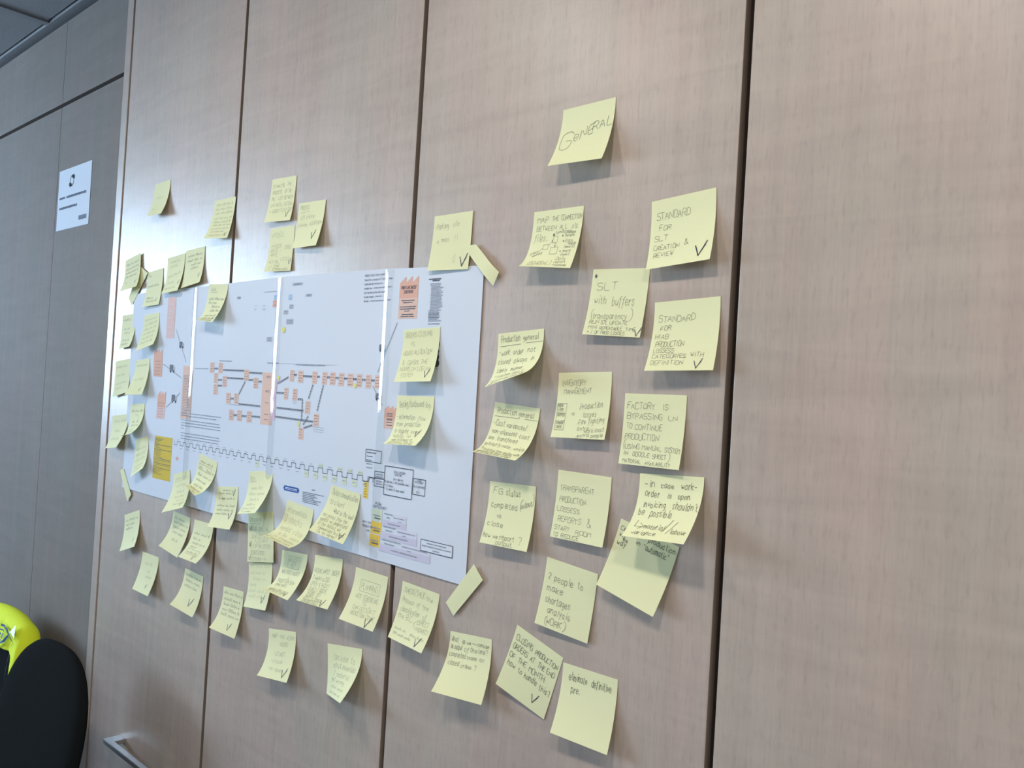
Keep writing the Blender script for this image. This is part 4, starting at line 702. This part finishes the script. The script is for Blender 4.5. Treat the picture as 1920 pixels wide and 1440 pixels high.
def sbars(x0, x1, z, wd):
    x = x0
    while x < x1-.002: l = min(random.uniform(.004, .012), x1-x); ribbon(b, [(x, z), (x+l, z)], wd*random.uniform(.75, 1), sf); x += l+.0012
for fx0, fx1, fz in ((.06, .24, .53), (.28, .88, .53), (.07, .62, .36)): (x0, z), (x1, _) = spt(fx0, fz), spt(fx1, fz); sbars(x0, x1, z, .0065)
rel(b.build('sign_text', 'p_truck'), sg)
b = MB(); (x0, z0), (x1, z1) = spt(.70, .10), spt(.93, .17); b.quad(sf(x0, z0), sf(x1, z0), sf(x1, z1), sf(x0, z1)); rel(b.build('stamp', 'p_truck'), sg)

# ---------------------------------------------------------------- chairs and the hi-vis vest
def smooth_sub(o, lv=2):
    s = o.modifiers.new('smooth', 'SUBSURF'); s.levels = lv; s.render_levels = lv; o.data.polygons.foreach_set('use_smooth', [True]*len(o.data.polygons))
def cushion(name, outline, thick, warp, m, parent):                # padded panel: outline in (x, z), thickness along -y, warped by function
    b = MB(); n = len(outline); cx = sum(p[0] for p in outline)/n; cz = sum(p[1] for p in outline)/n
    rings = [(.0, 0.0), (.55, .0), (.90, .0), (1.0, .28), (1.0, .72), (.90, 1.0), (.55, 1.06), (0, 1.06)]
    for k, d in rings[1:-1]:
        for x, z in outline: xx, zz = cx+(x-cx)*k, cz+(z-cz)*k; b.v.append(tuple(warp(xx, -thick*d, zz)))
    for r in range(len(rings)-3):
        for i in range(n): j = (i+1) % n; b.f.append((r*n+i, r*n+j, (r+1)*n+j, (r+1)*n+i))
    b.v.append(tuple(warp(cx, 0, cz))); c0 = len(b.v)-1; b.v.append(tuple(warp(cx, -thick*1.06, cz))); c1 = c0+1; l = (len(rings)-3)*n
    for i in range(n): j = (i+1) % n; b.f.append((j, i, c0)); b.f.append((l+i, l+j, c1))
    o = b.build(name, m, parent, smooth=True); bm = bmesh.new(); bm.from_mesh(o.data); bmesh.ops.recalc_face_normals(bm, faces=bm.faces); bm.to_mesh(o.data); bm.free()
    smooth_sub(o, 1); return o
BW, BZ0, BTOP, DOME = .189, .50, .928, .198
def back_outline():
    pts = []
    for k in range(25):                                             # domed top
        t = math.pi*k/24; x = BW*math.copysign(abs(math.cos(t))**(2/2.6), math.cos(t)); pts.append((x, BTOP-DOME+DOME*abs(math.sin(t))**(2/2.6)))
    for k in range(1, 8): pts.append((-BW+.006*k*0, BTOP-DOME-(BTOP-DOME-BZ0-.05)*k/8))
    for k in range(9): t = math.pi*.5*k/8; pts.append((-BW+.05-.05*math.cos(t), BZ0+.05-.05*math.sin(t)))
    for k in range(9): t = math.pi*.5*k/8; pts.append((BW-.05+.05*math.sin(t), BZ0+.05-.05*math.cos(t)))
    for k in range(1, 8): pts.append((BW, BZ0+.05+(BTOP-DOME-BZ0-.05)*k/8))
    return pts
def back_warp(x, y, z): return Vector((x, y - .21*(BTOP-z) - .10*x*x, z))  # reclined: lower part forward; sides wrap forward
def chair(loc, rz, label, sz=1.0):
    e = tag(empty('office_chair', loc), label, 'chair', 'black upholstered chairs against the cupboard'); e.rotation_euler.z = rz; e.scale = (1, 1, sz)
    cushion('backrest', back_outline(), .030, back_warp, 'fabric', e)
    seat = []
    for k in range(32): t = 2*math.pi*k/32; seat.append((.195*math.copysign(abs(math.cos(t))**.45, math.cos(t)), .22*math.copysign(abs(math.sin(t))**.45, math.sin(t))))
    cushion('seat', seat, .055, lambda x, y, z: Vector((x, -.34+z, .46+y+.03)), 'fabric', e)
    yb0 = back_warp(0, 0, BZ0).y
    for s in (-1, 1):
        b = MB(); b.tube((s*.175, -.13, .43), (s*.182, -.06, .012), .0105, .0095); b.tube((s*.175, -.13, .43), (s*.165, yb0+.004, .58), .010, .010); b.build('leg', 'black', e, smooth=True)
        b = MB(); b.tube((s*.165, -.50, .43), (s*.182, -.58, .012), .0105, .0095); b.build('leg', 'black', e, smooth=True)
        b = MB(); b.tube((s*.168, -.50, .425), (s*.172, -.13, .425), .009, .009); b.build('seat_rail', 'black', e, smooth=True)
        for yy in (-.06, -.58): b = MB(); b.tube((s*.182, yy, 0), (s*.182, yy, .02), .014, .013); b.build('foot_cap', 'black', e)
    return e
chair((-1.742, -.108, 0), .05, 'black upholstered chair with a domed bare back, beside the cabinet stile', 1.032)
VW = .170; C2 = (-2.212, -.050, 0)
chair((C2[0], C2[1], 0), 0, 'black upholstered chair with the yellow vest over its back', .970)
# vest: two hanging flaps joined over the top of the backrest
vr = tag(empty('safety_vest', (C2[0], C2[1], BTOP*.970)), 'bright yellow hi-vis vest with blue emblem draped over a chair back', 'vest')
b = MB(); NU, NV = 26, 20
def top_z(x): return BTOP-DOME+DOME*max(0, 1-(abs(x)/BW)**2.6)**(1/2.6)
def vest_pt(u, v):
    x = u*VW; zt = BTOP - .018*u*u - .035*max(0, (abs(u)-.75)/.25)**2
    drop = .066 + .010*math.cos(2.6*u+.6) + .03*max(0, (abs(u)-.8)/.2)**1.5
    if v < .5:
        t = (.5-v)/.5; d = .075*t; z = zt+.010-d*t**.2; y = .006+.002*math.sin(9*u)
    else:
        t = (v-.5)/.5; z = zt+.010-drop*t; y = -.042-.003*math.sin(13*u+3*t)*t-.002*math.sin(29*u)
    if abs(v-.5) < .09:
        k = (v-.5)/.09; y = -.018-.024*k; z = zt+.013-.008*k*k
    q = back_warp(x, 0, z); return (q.x, q.y+y+.0*x, q.z)
for i in range(NV+1):
    for j in range(NU+1): b.v.append(vest_pt(j/NU*2-1, i/NV))
for i in range(NV):
    for j in range(NU): k = i*(NU+1)+j; b.f.append((k, k+NU+1, k+NU+2, k+1))
vo = b.build('vest_body', 'vest', smooth=True); vo.parent = vr; vo.location = (0, 0, -BTOP)
s = vo.modifiers.new('thickness', 'SOLIDIFY'); s.thickness = .003; smooth_sub(vo, 1)
def vmap(eps=.007):                                                # metres across and down the front flap
    def f(x, y): p = vest_pt(x/VW, .6+.4*y/.075); return (p[0], p[1]-eps, p[2]+eps*.3)
    f.unit = .002; return f
def vpart(name, m, strokes_, eps=.007):
    b = MB()
    for pts, wd in strokes_: ribbon(b, [(x+dict(emblem=.0, reflective_tab=.012, seam=-.025)[name], y) for x, y in pts], wd, vmap(eps))
    o = b.build(name, m); o.parent = vr; o.location = (0, 0, -BTOP)
vpart('emblem', 'blue', [([(.045, .008), (.09, .006), (.102, .018), (.090, .045), (.05, .072)], .007), ([(.045, .022), (.075, .020), (.082, .028), (.072, .046), (.05, .060)], .004), ([(.052, .032), (.050, .046)], .006), ([(.063, .030), (.062, .044)], .006)])
vpart('reflective_tab', 'vest_grey', [([(.100, .000), (.122, .004)], .014)])
vpart('seam', 'black', [([(.135, .012), (.162, .022), (.182, .040), (.190, .060)], .004)], .008)
